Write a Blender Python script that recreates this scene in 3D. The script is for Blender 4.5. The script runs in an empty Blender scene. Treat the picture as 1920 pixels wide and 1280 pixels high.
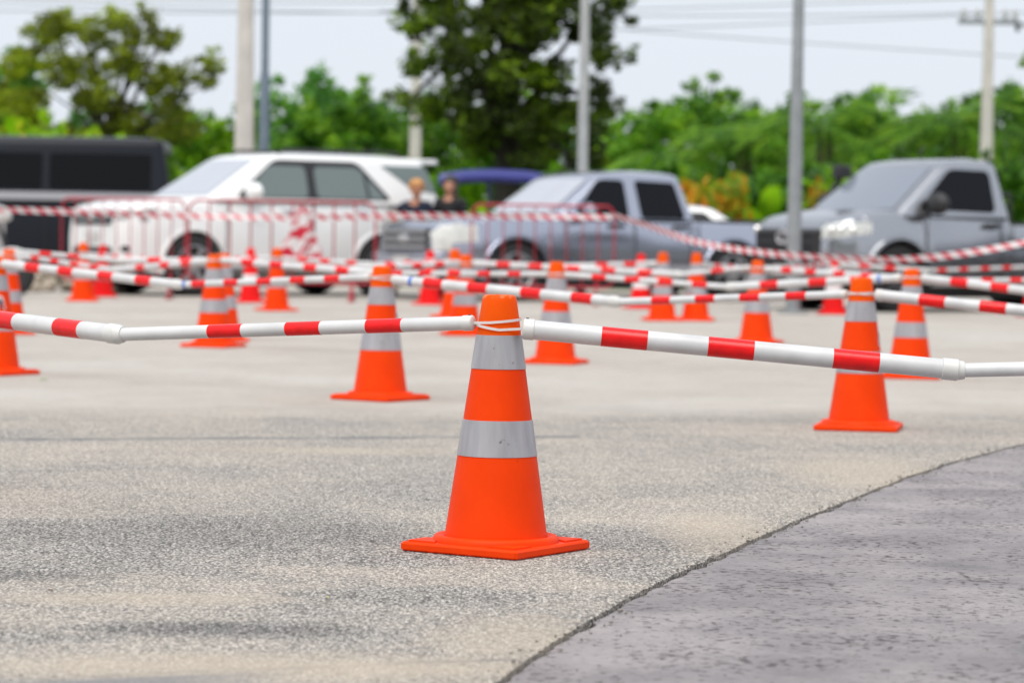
import bpy, bmesh, math, random
import numpy as np
from mathutils import Vector, Matrix, noise

R = math.radians
random.seed(7)
rng = np.random.default_rng(7)
SC = bpy.context.scene
COL = SC.collection

# ------------------------------------------------------------------ camera
cam_data = bpy.data.cameras.new("camera")
cam = bpy.data.objects.new("camera", cam_data)
COL.objects.link(cam)
SC.camera = cam
cam_data.lens = 100.0
cam_data.sensor_width = 36.0
cam_data.clip_start = 0.1
cam_data.clip_end = 3000.0
cam_data.dof.use_dof = True
cam_data.dof.focus_distance = 7.72
cam_data.dof.aperture_fstop = 3.8
cam.matrix_world = (Matrix.Translation((0, 0, 0.854))
                    @ Matrix.Rotation(R(90 - 2.073), 4, 'X')
                    @ Matrix.Rotation(R(0.89), 4, 'Z'))

# ------------------------------------------------------------------ sky
SUN_EL, SUN_ROT = R(62), R(205)
world = bpy.data.worlds.new("World")
SC.world = world
world.use_nodes = True
nt = world.node_tree
nt.nodes.clear()
w_out = nt.nodes.new('ShaderNodeOutputWorld')
w_bg = nt.nodes.new('ShaderNodeBackground')
w_sky = nt.nodes.new('ShaderNodeTexSky')
w_sky.sky_type = 'NISHITA'
w_sky.sun_disc = False
w_sky.sun_elevation = SUN_EL
w_sky.sun_rotation = SUN_ROT
w_sky.air_density = 1.0
w_sky.dust_density = 3.0
w_mix = nt.nodes.new('ShaderNodeMix')
w_mix.data_type = 'RGBA'
w_mix.inputs['Factor'].default_value = 0.95          # a closed cloud cover
w_mix.inputs['B'].default_value = (3.76, 4.00, 4.36, 1)
w_bg.inputs['Strength'].default_value = 0.1
nt.links.new(w_sky.outputs['Color'], w_mix.inputs['A'])
nt.links.new(w_mix.outputs['Result'], w_bg.inputs['Color'])
nt.links.new(w_bg.outputs['Background'], w_out.inputs['Surface'])

# ------------------------------------------------------------------ sun (veiled by cloud)
sun_data = bpy.data.lights.new("sun", 'SUN')
sun_data.energy = 1.5
sun_data.angle = R(50)
sun_data.color = (1.0, 0.965, 0.91)
sun = bpy.data.objects.new("sun", sun_data)
COL.objects.link(sun)
sun.rotation_euler = (R(28), 0, R(-25))
sun.location = (-5, -10, 20)

# ------------------------------------------------------------------ exposure
SC.view_settings.view_transform = 'Standard'
SC.view_settings.look = 'None'
SC.view_settings.exposure = 1.1
SC.view_settings.gamma = 1.0
SC.view_settings.use_curve_mapping = False
SC.render.engine = 'CYCLES'
SC.cycles.use_denoising = True
SC.cycles.max_bounces = 8

# =================================================================== helpers
def new_mat(name):
    m = bpy.data.materials.new(name)
    m.use_nodes = True
    n = m.node_tree.nodes
    return m, n, m.node_tree.links, n['Principled BSDF']

def mat(name, col, rough=0.5, metal=0.0, var=0.0, scale=6.0, coat=0.0, bump=0.0, bscale=80.0, spec=0.5):
    """plain procedural surface: colour with some noise variation and fine relief"""
    m, n, l, b = new_mat(name)
    b.inputs['Roughness'].default_value = rough
    b.inputs['Metallic'].default_value = metal
    b.inputs['Coat Weight'].default_value = coat
    b.inputs['Coat Roughness'].default_value = 0.06
    b.inputs['Specular IOR Level'].default_value = spec
    tc = n.new('ShaderNodeTexCoord')
    nz = n.new('ShaderNodeTexNoise')
    nz.inputs['Scale'].default_value = scale
    nz.inputs['Detail'].default_value = 5
    l.new(tc.outputs['Object'], nz.inputs['Vector'])
    rp = n.new('ShaderNodeValToRGB')
    rp.color_ramp.elements[0].position = 0.3
    rp.color_ramp.elements[1].position = 0.7
    rp.color_ramp.elements[0].color = (*[c * (1 - var) for c in col], 1)
    rp.color_ramp.elements[1].color = (*[min(1, c * (1 + var * 0.6)) for c in col], 1)
    l.new(nz.outputs['Fac'], rp.inputs['Fac'])
    l.new(rp.outputs['Color'], b.inputs['Base Color'])
    if bump:
        n2 = n.new('ShaderNodeTexNoise')
        n2.inputs['Scale'].default_value = bscale
        n2.inputs['Detail'].default_value = 3
        l.new(tc.outputs['Object'], n2.inputs['Vector'])
        bp = n.new('ShaderNodeBump')
        bp.inputs['Strength'].default_value = bump
        bp.inputs['Distance'].default_value = 0.01
        l.new(n2.outputs['Fac'], bp.inputs['Height'])
        l.new(bp.outputs['Normal'], b.inputs['Normal'])
    return m

def translucent(m, col, fac):
    n, l = m.node_tree.nodes, m.node_tree.links
    b, o = n['Principled BSDF'], n['Material Output']
    t = n.new('ShaderNodeBsdfTranslucent')
    if isinstance(col, tuple):
        t.inputs['Color'].default_value = (*col, 1)
    else:
        l.new(col, t.inputs['Color'])
    mx = n.new('ShaderNodeMixShader')
    mx.inputs['Fac'].default_value = fac
    l.new(b.outputs['BSDF'], mx.inputs[1])
    l.new(t.outputs['BSDF'], mx.inputs[2])
    l.new(mx.outputs['Shader'], o.inputs['Surface'])
    return m

def mesh_from(name, v, f, smooth=None):
    me = bpy.data.meshes.new(name)
    me.from_pydata([tuple(map(float, p)) for p in v], [], f)
    me.validate()
    if smooth is not None:
        me.shade_smooth()
        me.set_sharp_from_angle(angle=R(smooth))
    me.update()
    return me

def add(name, me, m=None, parent=None, loc=(0, 0, 0), rot=(0, 0, 0), scale=(1, 1, 1)):
    o = bpy.data.objects.new(name, me)
    COL.objects.link(o)
    if m is not None and me is not None and not me.materials:
        me.materials.append(m)
    o.parent = parent
    o.location = loc
    o.rotation_euler = rot
    o.scale = scale
    return o

def tag(o, label, cat, group=None, kind=None):
    if label: o['label'] = label
    if cat: o['category'] = cat
    if group: o['group'] = group
    if kind: o['kind'] = kind
    return o

def thing(name, label, cat, loc=(0, 0, 0), rz=0.0, group=None):
    o = bpy.data.objects.new(name, None)
    o.empty_display_size = 0.1
    COL.objects.link(o)
    o.location = loc
    o.rotation_euler = (0, 0, rz)
    return tag(o, label, cat, group)

def copy_tree(o, parent=None):
    c = o.copy()
    COL.objects.link(c)
    c.parent = parent
    for ch in list(o.children):
        copy_tree(ch, c)
    return c

def join(*parts):
    V, F = [], []
    for v, f in parts:
        k = len(V)
        V += list(v)
        F += [tuple(i + k for i in q) for q in f]
    return V, F

def box(x0, x1, y0, y1, z0, z1, ch=0.0):
    """box with a chamfer of ch on its vertical and top edges"""
    if ch <= 0:
        v = [(x, y, z) for z in (z0, z1) for x, y in ((x0, y0), (x1, y0), (x1, y1), (x0, y1))]
        return v, [(3, 2, 1, 0), (4, 5, 6, 7), (0, 1, 5, 4), (1, 2, 6, 5), (2, 3, 7, 6), (3, 0, 4, 7)]
    def ring(i, z):
        a, b, c, d = x0 + i, x1 - i, y0 + i, y1 - i
        return [(a + ch, c, z), (b - ch, c, z), (b, c + ch, z), (b, d - ch, z), (b - ch, d, z), (a + ch, d, z), (a, d - ch, z), (a, c + ch, z)]
    v = ring(ch * .5, z0) + ring(0, z0 + ch * .5) + ring(0, z1 - ch * .7) + ring(ch * .7, z1)
    f = [tuple(range(7, -1, -1)), tuple(range(24, 32))]
    for k in range(3):
        for i in range(8):
            j = (i + 1) % 8
            f.append((k * 8 + i, k * 8 + j, k * 8 + 8 + j, k * 8 + 8 + i))
    return v, f

def lathe(prof, n=32, cap0=True, cap1=True):
    v, f = [], []
    for r, z in prof:
        for i in range(n):
            a = 2 * math.pi * i / n
            v.append((r * math.cos(a), r * math.sin(a), z))
    for k in range(len(prof) - 1):
        for i in range(n):
            j = (i + 1) % n
            f.append((k * n + i, k * n + j, (k + 1) * n + j, (k + 1) * n + i))
    if cap0: f.append(tuple(range(n - 1, -1, -1)))
    if cap1: f.append(tuple((len(prof) - 1) * n + i for i in range(n)))
    return v, f

def tube(pts, radii, n=10, caps=True):
    pts = [Vector(p) for p in pts]
    if not isinstance(radii, (list, tuple)): radii = [radii] * len(pts)
    v, f = [], []
    ref = None
    for i, p in enumerate(pts):
        d = (pts[min(i + 1, len(pts) - 1)] - pts[max(i - 1, 0)]).normalized()
        if ref is None:
            ref = Vector((0, 0, 1)) if abs(d.z) < .9 else Vector((1, 0, 0))
        u = d.cross(ref).normalized()
        w = u.cross(d).normalized()
        ref = w
        for k in range(n):
            a = 2 * math.pi * k / n
            v.append(p + (u * math.cos(a) + w * math.sin(a)) * radii[i])
    for i in range(len(pts) - 1):
        for k in range(n):
            j = (k + 1) % n
            f.append((i * n + k, i * n + j, (i + 1) * n + j, (i + 1) * n + k))
    if caps:
        f.append(tuple(range(n - 1, -1, -1)))
        f.append(tuple((len(pts) - 1) * n + k for k in range(n)))
    return v, f

def ellipsoid(c, s, nu=16, nv=9):
    v, f = [], []
    for j in range(nv + 1):
        t = math.pi * j / nv
        for i in range(nu):
            a = 2 * math.pi * i / nu
            v.append((c[0] + s[0] * math.sin(t) * math.cos(a), c[1] + s[1] * math.sin(t) * math.sin(a), c[2] - s[2] * math.cos(t)))
    for j in range(nv):
        for i in range(nu):
            k = (i + 1) % nu
            f.append((j * nu + i, j * nu + k, (j + 1) * nu + k, (j + 1) * nu + i))
    return v, f

def prism(poly, off):
    """polygon of 3D points thickened by the vector off"""
    n = len(poly)
    v = [tuple(p) for p in poly] + [tuple(Vector(p) + Vector(off)) for p in poly]
    f = [tuple(range(n)), tuple(range(2 * n - 1, n - 1, -1))]
    for i in range(n):
        j = (i + 1) % n
        f.append((j, i, n + i, n + j))
    return v, f

def roundpoly(pts, r=0.04, k=3):
    """2D polygon with its corners rounded"""
    out = []
    n = len(pts)
    for i in range(n):
        a, b, c = (Vector((*pts[(i + d) % n], 0)) for d in (-1, 0, 1))
        l1, l2 = (a - b).length, (c - b).length
        q = min(r, l1 * .45, l2 * .45)
        p0, p2 = b + (a - b) / l1 * q, b + (c - b) / l2 * q
        for s in range(k + 1):
            t = s / k
            p = p0 * (1 - t) ** 2 + b * 2 * t * (1 - t) + p2 * t * t
            out.append((p.x, p.y))
    return out

# =================================================================== materials
M = {}

def ground_material(name, base_a, base_b, chip_dark, chip_amt, patches):
    """worn aggregate surface: dust patches over chips; patches are stains at fixed spots"""
    m, n, l, b = new_mat(name)
    tc = n.new('ShaderNodeTexCoord')
    def nz(scale, detail=4, rough=.6, vec=None):
        t = n.new('ShaderNodeTexNoise')
        t.inputs['Scale'].default_value = scale
        t.inputs['Detail'].default_value = detail
        t.inputs['Roughness'].default_value = rough
        l.new(vec or tc.outputs['Object'], t.inputs['Vector'])
        return t.outputs['Fac']
    def ramp(fac, p0, p1, c0=(0, 0, 0, 1), c1=(1, 1, 1, 1)):
        r_ = n.new('ShaderNodeValToRGB')
        r_.color_ramp.elements[0].position, r_.color_ramp.elements[1].position = p0, p1
        r_.color_ramp.elements[0].color, r_.color_ramp.elements[1].color = c0, c1
        l.new(fac, r_.inputs['Fac'])
        return r_.outputs['Color']
    def mix(a, b_, fac, mode='MIX'):
        x = n.new('ShaderNodeMix')
        x.data_type = 'RGBA'
        x.blend_type = mode
        for sock, val in (('A', a), ('B', b_)):
            if isinstance(val, tuple): x.inputs[sock].default_value = (*val, 1)
            else: l.new(val, x.inputs[sock])
        if isinstance(fac, float): x.inputs['Factor'].default_value = fac
        else: l.new(fac, x.inputs['Factor'])
        return x.outputs['Result']
    def math_(op, a, b_=None):
        x = n.new('ShaderNodeMath')
        x.operation = op
        for i, val in enumerate((a, b_)):
            if val is None: continue
            if isinstance(val, (int, float)): x.inputs[i].default_value = val
            else: l.new(val, x.inputs[i])
        return x.outputs[0]
    big = ramp(nz(0.9, 6, .7), .26, .72)
    dust = math_('MULTIPLY', big, .8)
    warp = nz(2.6, 4, .65)
    sep = n.new('ShaderNodeSeparateXYZ')
    l.new(tc.outputs['Object'], sep.inputs[0])
    dark = None
    for (px, py, rx, ry, amt) in patches:                 # stains: soft-edged spots with noisy outlines
        dx = math_('DIVIDE', math_('SUBTRACT', sep.outputs['X'], px), rx)
        dy = math_('DIVIDE', math_('SUBTRACT', sep.outputs['Y'], py), ry)
        d2 = math_('ADD', math_('MULTIPLY', dx, dx), math_('MULTIPLY', dy, dy))
        d2 = math_('ADD', d2, math_('MULTIPLY', math_('SUBTRACT', warp, 0.5), 2.4))
        k = math_('MULTIPLY', math_('SUBTRACT', 1.0, ramp(d2, .25, 1.0)), amt)
        dark = k if dark is None else math_('MAXIMUM', dark, k)
    if dark is not None:
        dust = math_('MULTIPLY', dust, math_('SUBTRACT', 1.0, dark))
    colr = mix(base_b, base_a, dust)
    colr = mix(colr, (0.5, 0.5, 0.5), ramp(nz(14, 6, .7), .3, .75), 'OVERLAY') if False else colr
    fine = nz(45, 5, .75)
    colr = mix(colr, ramp(fine, .25, .8, (.50, .50, .50, 1), (1.25, 1.25, 1.25, 1)), 0.85, 'MULTIPLY')
    colr = mix(colr, ramp(nz(110, 3, .6), .34, .62, (.62, .62, .62, 1), (1.15, 1.15, 1.15, 1)), 0.8, 'MULTIPLY')
    # aggregate chips
    vo = n.new('ShaderNodeTexVoronoi')
    vo.inputs['Scale'].default_value = 125
    l.new(tc.outputs['Object'], vo.inputs['Vector'])
    gap = ramp(vo.outputs['Distance'], .42, .62)
    hsv = n.new('ShaderNodeSeparateColor')
    l.new(vo.outputs['Color'], hsv.inputs[0])
    cell = ramp(hsv.outputs[0], .05, .95, (.52, .51, .50, 1), (1.28, 1.25, 1.21, 1))
    exposed = math_('SUBTRACT', 1.0, math_('MULTIPLY', dust, .62))
    chips = mix(colr, cell, math_('MULTIPLY', exposed, chip_amt), 'MULTIPLY')
    chips = mix(chips, chip_dark, math_('MULTIPLY', math_('MULTIPLY', gap, exposed), chip_amt))
    specks = ramp(nz(120, 3, .6), .38, .46, (.16, .16, .16, 1), (1.06, 1.06, 1.06, 1))
    chips = mix(chips, specks, math_('MULTIPLY', exposed, 1.0), 'MULTIPLY')
    l.new(chips, b.inputs['Base Color'])
    b.inputs['Roughness'].default_value = .92
    b.inputs['Specular IOR Level'].default_value = .25
    h = math_('ADD', math_('MULTIPLY', math_('SUBTRACT', 1.0, vo.outputs['Distance']), .7), math_('MULTIPLY', fine, .6))
    bp = n.new('ShaderNodeBump')
    bp.inputs['Strength'].default_value = .55
    bp.inputs['Distance'].default_value = .004
    l.new(h, bp.inputs['Height'])
    l.new(bp.outputs['Normal'], b.inputs['Normal'])
    return m, n, l, b, sep, mix, ramp, math_, nz, chips

STAINS = [(-.58, 6.12, .45, .14, .95), (-1.0, 5.95, .3, .1, .8), (-.85, 7.9, .9, .85, .95), (-1.3, 7.2, .3, .25, .9),
          (.2, 8.1, .5, .5, .8), (-.15, 6.75, .4, .22, .85), (.33, 7.5, .2, .5, .7), (-.6, 10.3, .9, .4, .45)]
gm, n, l, b, sep, mix, ramp, math_, nz, col0 = ground_material('asphalt', (.72, .63, .525), (.60, .578, .552), (.075, .072, .068), .95, STAINS)
# tar-sealed seams (a dark irregular line across the lot, another near the camera, and an old grey patch)
wob = math_('MULTIPLY', math_('SUBTRACT', nz(3.0, 5, .7), .5), .12)
def seam(y0, slope, half, amt, xmax):
    d = math_('ABSOLUTE', math_('ADD', math_('SUBTRACT', math_('SUBTRACT', sep.outputs['Y'], y0), math_('MULTIPLY', sep.outputs['X'], slope)), wob))
    k = math_('SUBTRACT', 1.0, ramp(math_('DIVIDE', d, half), .2, 1.0))
    k = math_('MULTIPLY', k, math_('LESS_THAN', sep.outputs['X'], xmax))
    k = math_('MULTIPLY', k, ramp(nz(5.5, 4, .7), .3, .55))
    return math_('MULTIPLY', k, amt)
s1 = seam(12.23, .293, .11, .85, .3)
s2 = seam(5.758, .395, .03, .85, .2)
c2 = mix(col0, (.13, .135, .14), math_('MAXIMUM', s1, s2))
# tyre-darkened streaks
def streak(px, py, rx, ry, amt):
    dx = math_('DIVIDE', math_('SUBTRACT', sep.outputs['X'], px), rx)
    dy = math_('DIVIDE', math_('SUBTRACT', math_('SUBTRACT', sep.outputs['Y'], py), math_('MULTIPLY', math_('SUBTRACT', sep.outputs['X'], px), .05)), ry)
    d2 = math_('ADD', math_('ADD', math_('MULTIPLY', dx, dx), math_('MULTIPLY', dy, dy)), math_('MULTIPLY', math_('SUBTRACT', nz(9, 6, .75), .5), 1.9))
    return math_('MULTIPLY', math_('SUBTRACT', 1.0, ramp(d2, .1, 1.0)), amt)
# wind-blown tan dust: near the front, along the slab edge and in two shallow hollows
tan = streak(-.45, 5.60, .75, .24, .75)
for a_ in ((.02, 6.05, .22, .45, .6), (.62, 8.35, .22, .75, .6), (1.35, 10.6, .4, .9, .6), (-.85, 6.62, .42, .15, .6), (-.75, 11.3, .8, .25, .5)):
    tan = math_('MAXIMUM', tan, streak(*a_))
c2 = mix(c2, mix((.50, .425, .335), ramp(nz(70, 5, .75), .3, .72, (.62, .62, .62, 1), (1.15, 1.15, 1.15, 1)), 1.0, 'MULTIPLY'), math_('MULTIPLY', tan, .85))
st = math_('MAXIMUM', streak(-.62, 6.13, .36, .17, .55), streak(-1.18, 7.02, .30, .12, .5))
st = math_('MAXIMUM', st, streak(-.75, 8.1, 1.0, .45, .22))
st = math_('MAXIMUM', st, streak(-1.2, 6.10, .25, .12, .3))
c2 = mix(c2, (.45, .46, .48), st, 'MULTIPLY')
side = math_('ADD', math_('SUBTRACT', math_('SUBTRACT', sep.outputs['Y'], 5.742), math_('MULTIPLY', sep.outputs['X'], .395)), math_('MULTIPLY', wob, .3))
wedge = math_('MULTIPLY', math_('SUBTRACT', 1.0, ramp(math_('ADD', side, .5), .475, .5)), math_('SUBTRACT', 1.0, ramp(math_('ADD', sep.outputs['X'], 1.0), .36, .6)))
c2 = mix(c2, (.20, .195, .20), math_('MULTIPLY', wedge, .8))
# older smooth concrete begins along a line further out
far = math_('ADD', math_('SUBTRACT', math_('SUBTRACT', sep.outputs['Y'], 14.05), math_('MULTIPLY', sep.outputs['X'], .22)), math_('MULTIPLY', wob, 3.0))
conc = ramp(nz(.55, 5, .6), .35, .66, (.40, .362, .318, 1), (.47, .44, .40, 1))
conc = mix(conc, ramp(nz(30, 5, .7), .25, .75, (.82, .82, .82, 1), (1.08, 1.08, 1.08, 1)), 1.0, 'MULTIPLY')
conc = mix(conc, ramp(nz(4.5, 5, .7), .3, .5, (.86, .86, .87, 1), (1, 1, 1, 1)), 1.0, 'MULTIPLY')
c2 = mix(c2, conc, ramp(math_('ADD', math_('MULTIPLY', far, .45), .5), .2, .7))
l.new(c2, b.inputs['Base Color'])
M['asphalt'] = gm

# stamped concrete apron: mauve grey, pitted
def apron_material():
    m, n, l, b = new_mat('stamped_concrete')
    tc = n.new('ShaderNodeTexCoord')
    def nz(scale, detail=5, rough=.6):
        t = n.new('ShaderNodeTexNoise')
        t.inputs['Scale'].default_value, t.inputs['Detail'].default_value, t.inputs['Roughness'].default_value = scale, detail, rough
        l.new(tc.outputs['Object'], t.inputs['Vector'])
        return t.outputs['Fac']
    def ramp(fac, p0, p1, c0, c1):
        r_ = n.new('ShaderNodeValToRGB')
        r_.color_ramp.elements[0].position, r_.color_ramp.elements[1].position = p0, p1
        r_.color_ramp.elements[0].color, r_.color_ramp.elements[1].color = (*c0, 1), (*c1, 1)
        l.new(fac, r_.inputs['Fac'])
        return r_.outputs['Color']
    def mult(a, c, fac=1.0):
        x = n.new('ShaderNodeMix')
        x.data_type, x.blend_type = 'RGBA', 'MULTIPLY'
        x.inputs['Factor'].default_value = fac
        l.new(a, x.inputs['A']); l.new(c, x.inputs['B'])
        return x.outputs['Result']
    c = ramp(nz(2.2), .35, .68, (.255, .232, .233), (.345, .310, .306))
    c = mult(c, ramp(nz(1.3, 5, .75), .36, .58, (.62, .63, .65), (1, 1, 1)))
    c = mult(c, ramp(nz(60, 4, .7), .3, .75, (.8, .8, .8), (1.08, 1.08, 1.08)))
    pit = nz(40, 4, .64)
    area = nz(3.5, 3, .5)
    ad = n.new('ShaderNodeMath'); ad.operation = 'ADD'
    ml = n.new('ShaderNodeMath'); ml.operation = 'MULTIPLY'; ml.inputs[1].default_value = .35
    l.new(area, ml.inputs[0]); l.new(pit, ad.inputs[0]); l.new(ml.outputs[0], ad.inputs[1])
    pits = ramp(ad.outputs[0], .55, .625, (.27, .24, .235), (1, 1, 1))
    c = mult(c, pits)
    l.new(c, b.inputs['Base Color'])
    b.inputs['Roughness'].default_value = .62
    b.inputs['Specular IOR Level'].default_value = .4
    bp = n.new('ShaderNodeBump')
    bp.inputs['Strength'].default_value, bp.inputs['Distance'].default_value = .8, .004
    l.new(ad.outputs[0], bp.inputs['Height'])
    l.new(bp.outputs['Normal'], b.inputs['Normal'])
    return m
M['apron'] = apron_material()
M['soil'] = mat('dark_soil', (.06, .05, .042), .95, var=.4, scale=20, bump=.6, bscale=60)
M['grass'] = mat('grass_ground', (.10, .16, .035), .95, var=.45, scale=1.5, bump=.6, bscale=30)

def plastic(name, colr, rough, tfac, tcol, scuff=.12):
    m = mat(name, colr, rough, var=scuff, scale=9, bump=.04, bscale=200, spec=.13)
    n, l = m.node_tree.nodes, m.node_tree.links
    b = n['Principled BSDF']
    src = b.inputs['Base Color'].links[0].from_socket
    tc = n.new('ShaderNodeTexCoord')
    mp = n.new('ShaderNodeMapping'); mp.inputs['Scale'].default_value = (1, 1, .45); mp.inputs['Rotation'].default_value = (.5, .3, 0)
    l.new(tc.outputs['Object'], mp.inputs['Vector'])
    z = n.new('ShaderNodeTexNoise'); z.inputs['Scale'].default_value, z.inputs['Detail'].default_value, z.inputs['Roughness'].default_value = 26, 9, .72
    l.new(mp.outputs[0], z.inputs['Vector'])
    r_ = n.new('ShaderNodeValToRGB'); r_.color_ramp.elements[0].position, r_.color_ramp.elements[1].position = .285, .36
    r_.color_ramp.elements[0].color = (.42, .38, .40, 1)
    l.new(z.outputs['Fac'], r_.inputs['Fac'])
    mx = n.new('ShaderNodeMix'); mx.data_type, mx.blend_type = 'RGBA', 'MULTIPLY'
    mx.inputs['Factor'].default_value = .8
    l.new(src, mx.inputs['A']); l.new(r_.outputs[0], mx.inputs['B'])
    l.new(mx.outputs['Result'], b.inputs['Base Color'])
    return translucent(m, tcol, tfac) if tfac else m
M['orange'] = plastic('orange_plastic', (1.0, .066, .003), .45, .25, (1.0, .13, .006), .10)
M['orange_lit_tip'] = plastic('orange_lit_tip_plastic', (1.0, .14, .005), .42, .45, (1.0, .24, .008), .10)  # yellower copy of the orange, painting in light that passes through the tip
def scuffed_tip(m):
    n, l = m.node_tree.nodes, m.node_tree.links
    b = n['Principled BSDF']
    src = b.inputs['Base Color'].links[0].from_socket
    tc = n.new('ShaderNodeTexCoord'); sp = n.new('ShaderNodeSeparateXYZ'); l.new(tc.outputs['Object'], sp.inputs[0])
    z = n.new('ShaderNodeTexNoise'); z.inputs['Scale'].default_value, z.inputs['Detail'].default_value = 55, 6
    l.new(tc.outputs['Object'], z.inputs['Vector'])
    a = n.new('ShaderNodeMath'); a.operation = 'MULTIPLY_ADD'; a.inputs[1].default_value = 9.0; a.inputs[2].default_value = -6.27
    l.new(sp.outputs['Z'], a.inputs[0])
    c = n.new('ShaderNodeMath'); c.operation = 'ADD'; l.new(a.outputs[0], c.inputs[0]); l.new(z.outputs['Fac'], c.inputs[1])
    r_ = n.new('ShaderNodeValToRGB'); r_.color_ramp.elements[0].position, r_.color_ramp.elements[1].position = .50, .58
    l.new(c.outputs[0], r_.inputs['Fac'])
    k = n.new('ShaderNodeMath'); k.operation = 'MULTIPLY'; k.inputs[1].default_value = .55; l.new(r_.outputs[0], k.inputs[0])
    mx = n.new('ShaderNodeMix'); mx.data_type = 'RGBA'
    l.new(src, mx.inputs['A']); mx.inputs['B'].default_value = (.95, .48, .25, 1); l.new(k.outputs[0], mx.inputs['Factor'])
    l.new(mx.outputs['Result'], b.inputs['Base Color'])
scuffed_tip(M['orange_lit_tip'])
M['red_cone'] = plastic('red_plastic', (.92, .018, .018), .42, .28, (1.0, .05, .04), .10)
M['pvc'] = mat('white_pvc', (.60, .597, .60), .36, var=.13, scale=9)
M['pvc_fit'] = mat('white_pvc_fitting', (.63, .625, .605), .34, var=.05, scale=20)
M['tie'] = translucent(mat('white_nylon', (.82, .80, .78), .35), (.9, .85, .8), .25)
M['red_tape'] = mat('red_vinyl_tape', (.78, .005, .006), .26, var=.14, scale=30, coat=.12, spec=.35)
M['blue_tape'] = mat('blue_tape', (.04, .16, .55), .4)
M['screw'] = mat('dark_screw', (.03, .03, .03), .4, metal=.6)
M['white_print'] = mat('white_sticker', (.75, .72, .72), .4)
M['navy_print'] = mat('navy_print', (.02, .025, .07), .5)

def band_material():
    """silver-grey reflective sleeve: vertical facets, scuffs, slight sheen"""
    m, n, l, b = new_mat('reflective_sleeve')
    tc = n.new('ShaderNodeTexCoord')
    mp = n.new('ShaderNodeMapping')
    mp.inputs['Scale'].default_value = (16, 16, 1.2)
    l.new(tc.outputs['Object'], mp.inputs['Vector'])
    z1 = n.new('ShaderNodeTexNoise')
    z1.inputs['Scale'].default_value, z1.inputs['Detail'].default_value = 1.6, 4
    l.new(mp.outputs[0], z1.inputs['Vector'])
    r1 = n.new('ShaderNodeValToRGB')
    r1.color_ramp.elements[0].position, r1.color_ramp.elements[1].position = .3, .7
    r1.color_ramp.elements[0].color, r1.color_ramp.elements[1].color = (.29, .28, .30, 1), (.43, .42, .44, 1)
    l.new(z1.outputs['Fac'], r1.inputs['Fac'])
    z2 = n.new('ShaderNodeTexNoise')
    z2.inputs['Scale'].default_value, z2.inputs['Detail'].default_value = 38, 4
    l.new(tc.outputs['Object'], z2.inputs['Vector'])
    r2 = n.new('ShaderNodeValToRGB')
    r2.color_ramp.elements[0].position, r2.color_ramp.elements[1].position = .27, .33
    r2.color_ramp.elements[0].color, r2.color_ramp.elements[1].color = (.45, .45, .47, 1), (1, 1, 1, 1)
    l.new(z2.outputs['Fac'], r2.inputs['Fac'])
    mx = n.new('ShaderNodeMix')
    mx.data_type, mx.blend_type = 'RGBA', 'MULTIPLY'
    mx.inputs['Factor'].default_value = 1
    l.new(r1.outputs[0], mx.inputs['A']); l.new(r2.outputs[0], mx.inputs['B'])
    l.new(mx.outputs['Result'], b.inputs['Base Color'])
    b.inputs['Roughness'].default_value = .38
    b.inputs['Metallic'].default_value = .25
    bp = n.new('ShaderNodeBump')
    bp.inputs['Strength'].default_value, bp.inputs['Distance'].default_value = .5, .004
    l.new(z1.outputs['Fac'], bp.inputs['Height'])
    l.new(bp.outputs['Normal'], b.inputs['Normal'])
    return m
M['band'] = band_material()

M['white_paint'] = mat('white_paint', (.80, .80, .79), .28, coat=.8)
M['lavender_paint'] = mat('lavender_grey_paint', (.47, .49, .57), .16, metal=.85, coat=.0)
M['silver_paint'] = mat('silver_grey_paint', (.42, .43, .455), .16, metal=.85, coat=.0)
M['black_paint'] = mat('black_paint', (.013, .015, .021), .35, coat=.0, spec=.2)
M['blue_paint'] = mat('blue_paint', (.045, .05, .25), .4, coat=.2)
M['chrome'] = mat('chrome', (.75, .75, .77), .16, metal=1)
M['stripe'] = mat('silver_stripe', (.42, .42, .45), .35, metal=.3)
M['glass_dark'] = mat('tinted_glass', (.008, .009, .012), .10, spec=.13)
M['glass_black'] = mat('black_glass', (.0015, .0016, .002), .08, spec=.2)
M['glass_grey'] = mat('grey_green_glass', (.15, .185, .18), .07, spec=.6)
M['glass_sky'] = mat('sky_pale_windscreen', (.40, .42, .47), .09, spec=.9)  # pale base paints the sky's reflection and some dust into the glass
M['glass_sky2'] = mat('blue_grey_windscreen', (.20, .225, .27), .09, spec=.7)
M['rubber'] = mat('tyre_rubber', (.018, .018, .019), .8)
M['trim'] = mat('black_trim', (.02, .02, .022), .55)
M['rim'] = mat('alloy_rim', (.38, .38, .39), .35, metal=.8)
M['steel_rim'] = mat('steel_rim', (.07, .07, .075), .5, metal=.4)
M['lamp'] = mat('headlamp_lens', (.62, .63, .60), .12, coat=.6, var=.15, scale=12)
M['lamp_grey'] = mat('clear_headlamp_lens', (.30, .30, .29), .10, coat=.6, var=.3, scale=14)
M['bulb'] = mat('headlamp_reflector', (.95, .95, .92), .05, metal=1)
M['amber'] = mat('amber_lens', (.8, .25, .02), .2)
M['taillamp'] = mat('red_lens', (.45, .01, .015), .15, coat=1)
M['plate'] = mat('number_plate', (.55, .53, .52), .5)
M['fence_red'] = mat('red_fence_paint', (.42, .012, .03), .45, var=.2, scale=8)
M['concrete_pole'] = mat('pole_concrete', (.60, .565, .515), .9, var=.15, scale=3, bump=.3, bscale=30)
M['galv'] = mat('galvanised_steel', (.30, .32, .33), .5, metal=.35, var=.15, scale=5)
M['galv_light'] = mat('pale_galvanised_steel', (.44, .45, .44), .55, metal=.25, var=.1, scale=5)
M['galv_blue'] = mat('blue_grey_steel', (.15, .19, .23), .5, metal=.3, var=.1, scale=5)
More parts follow.
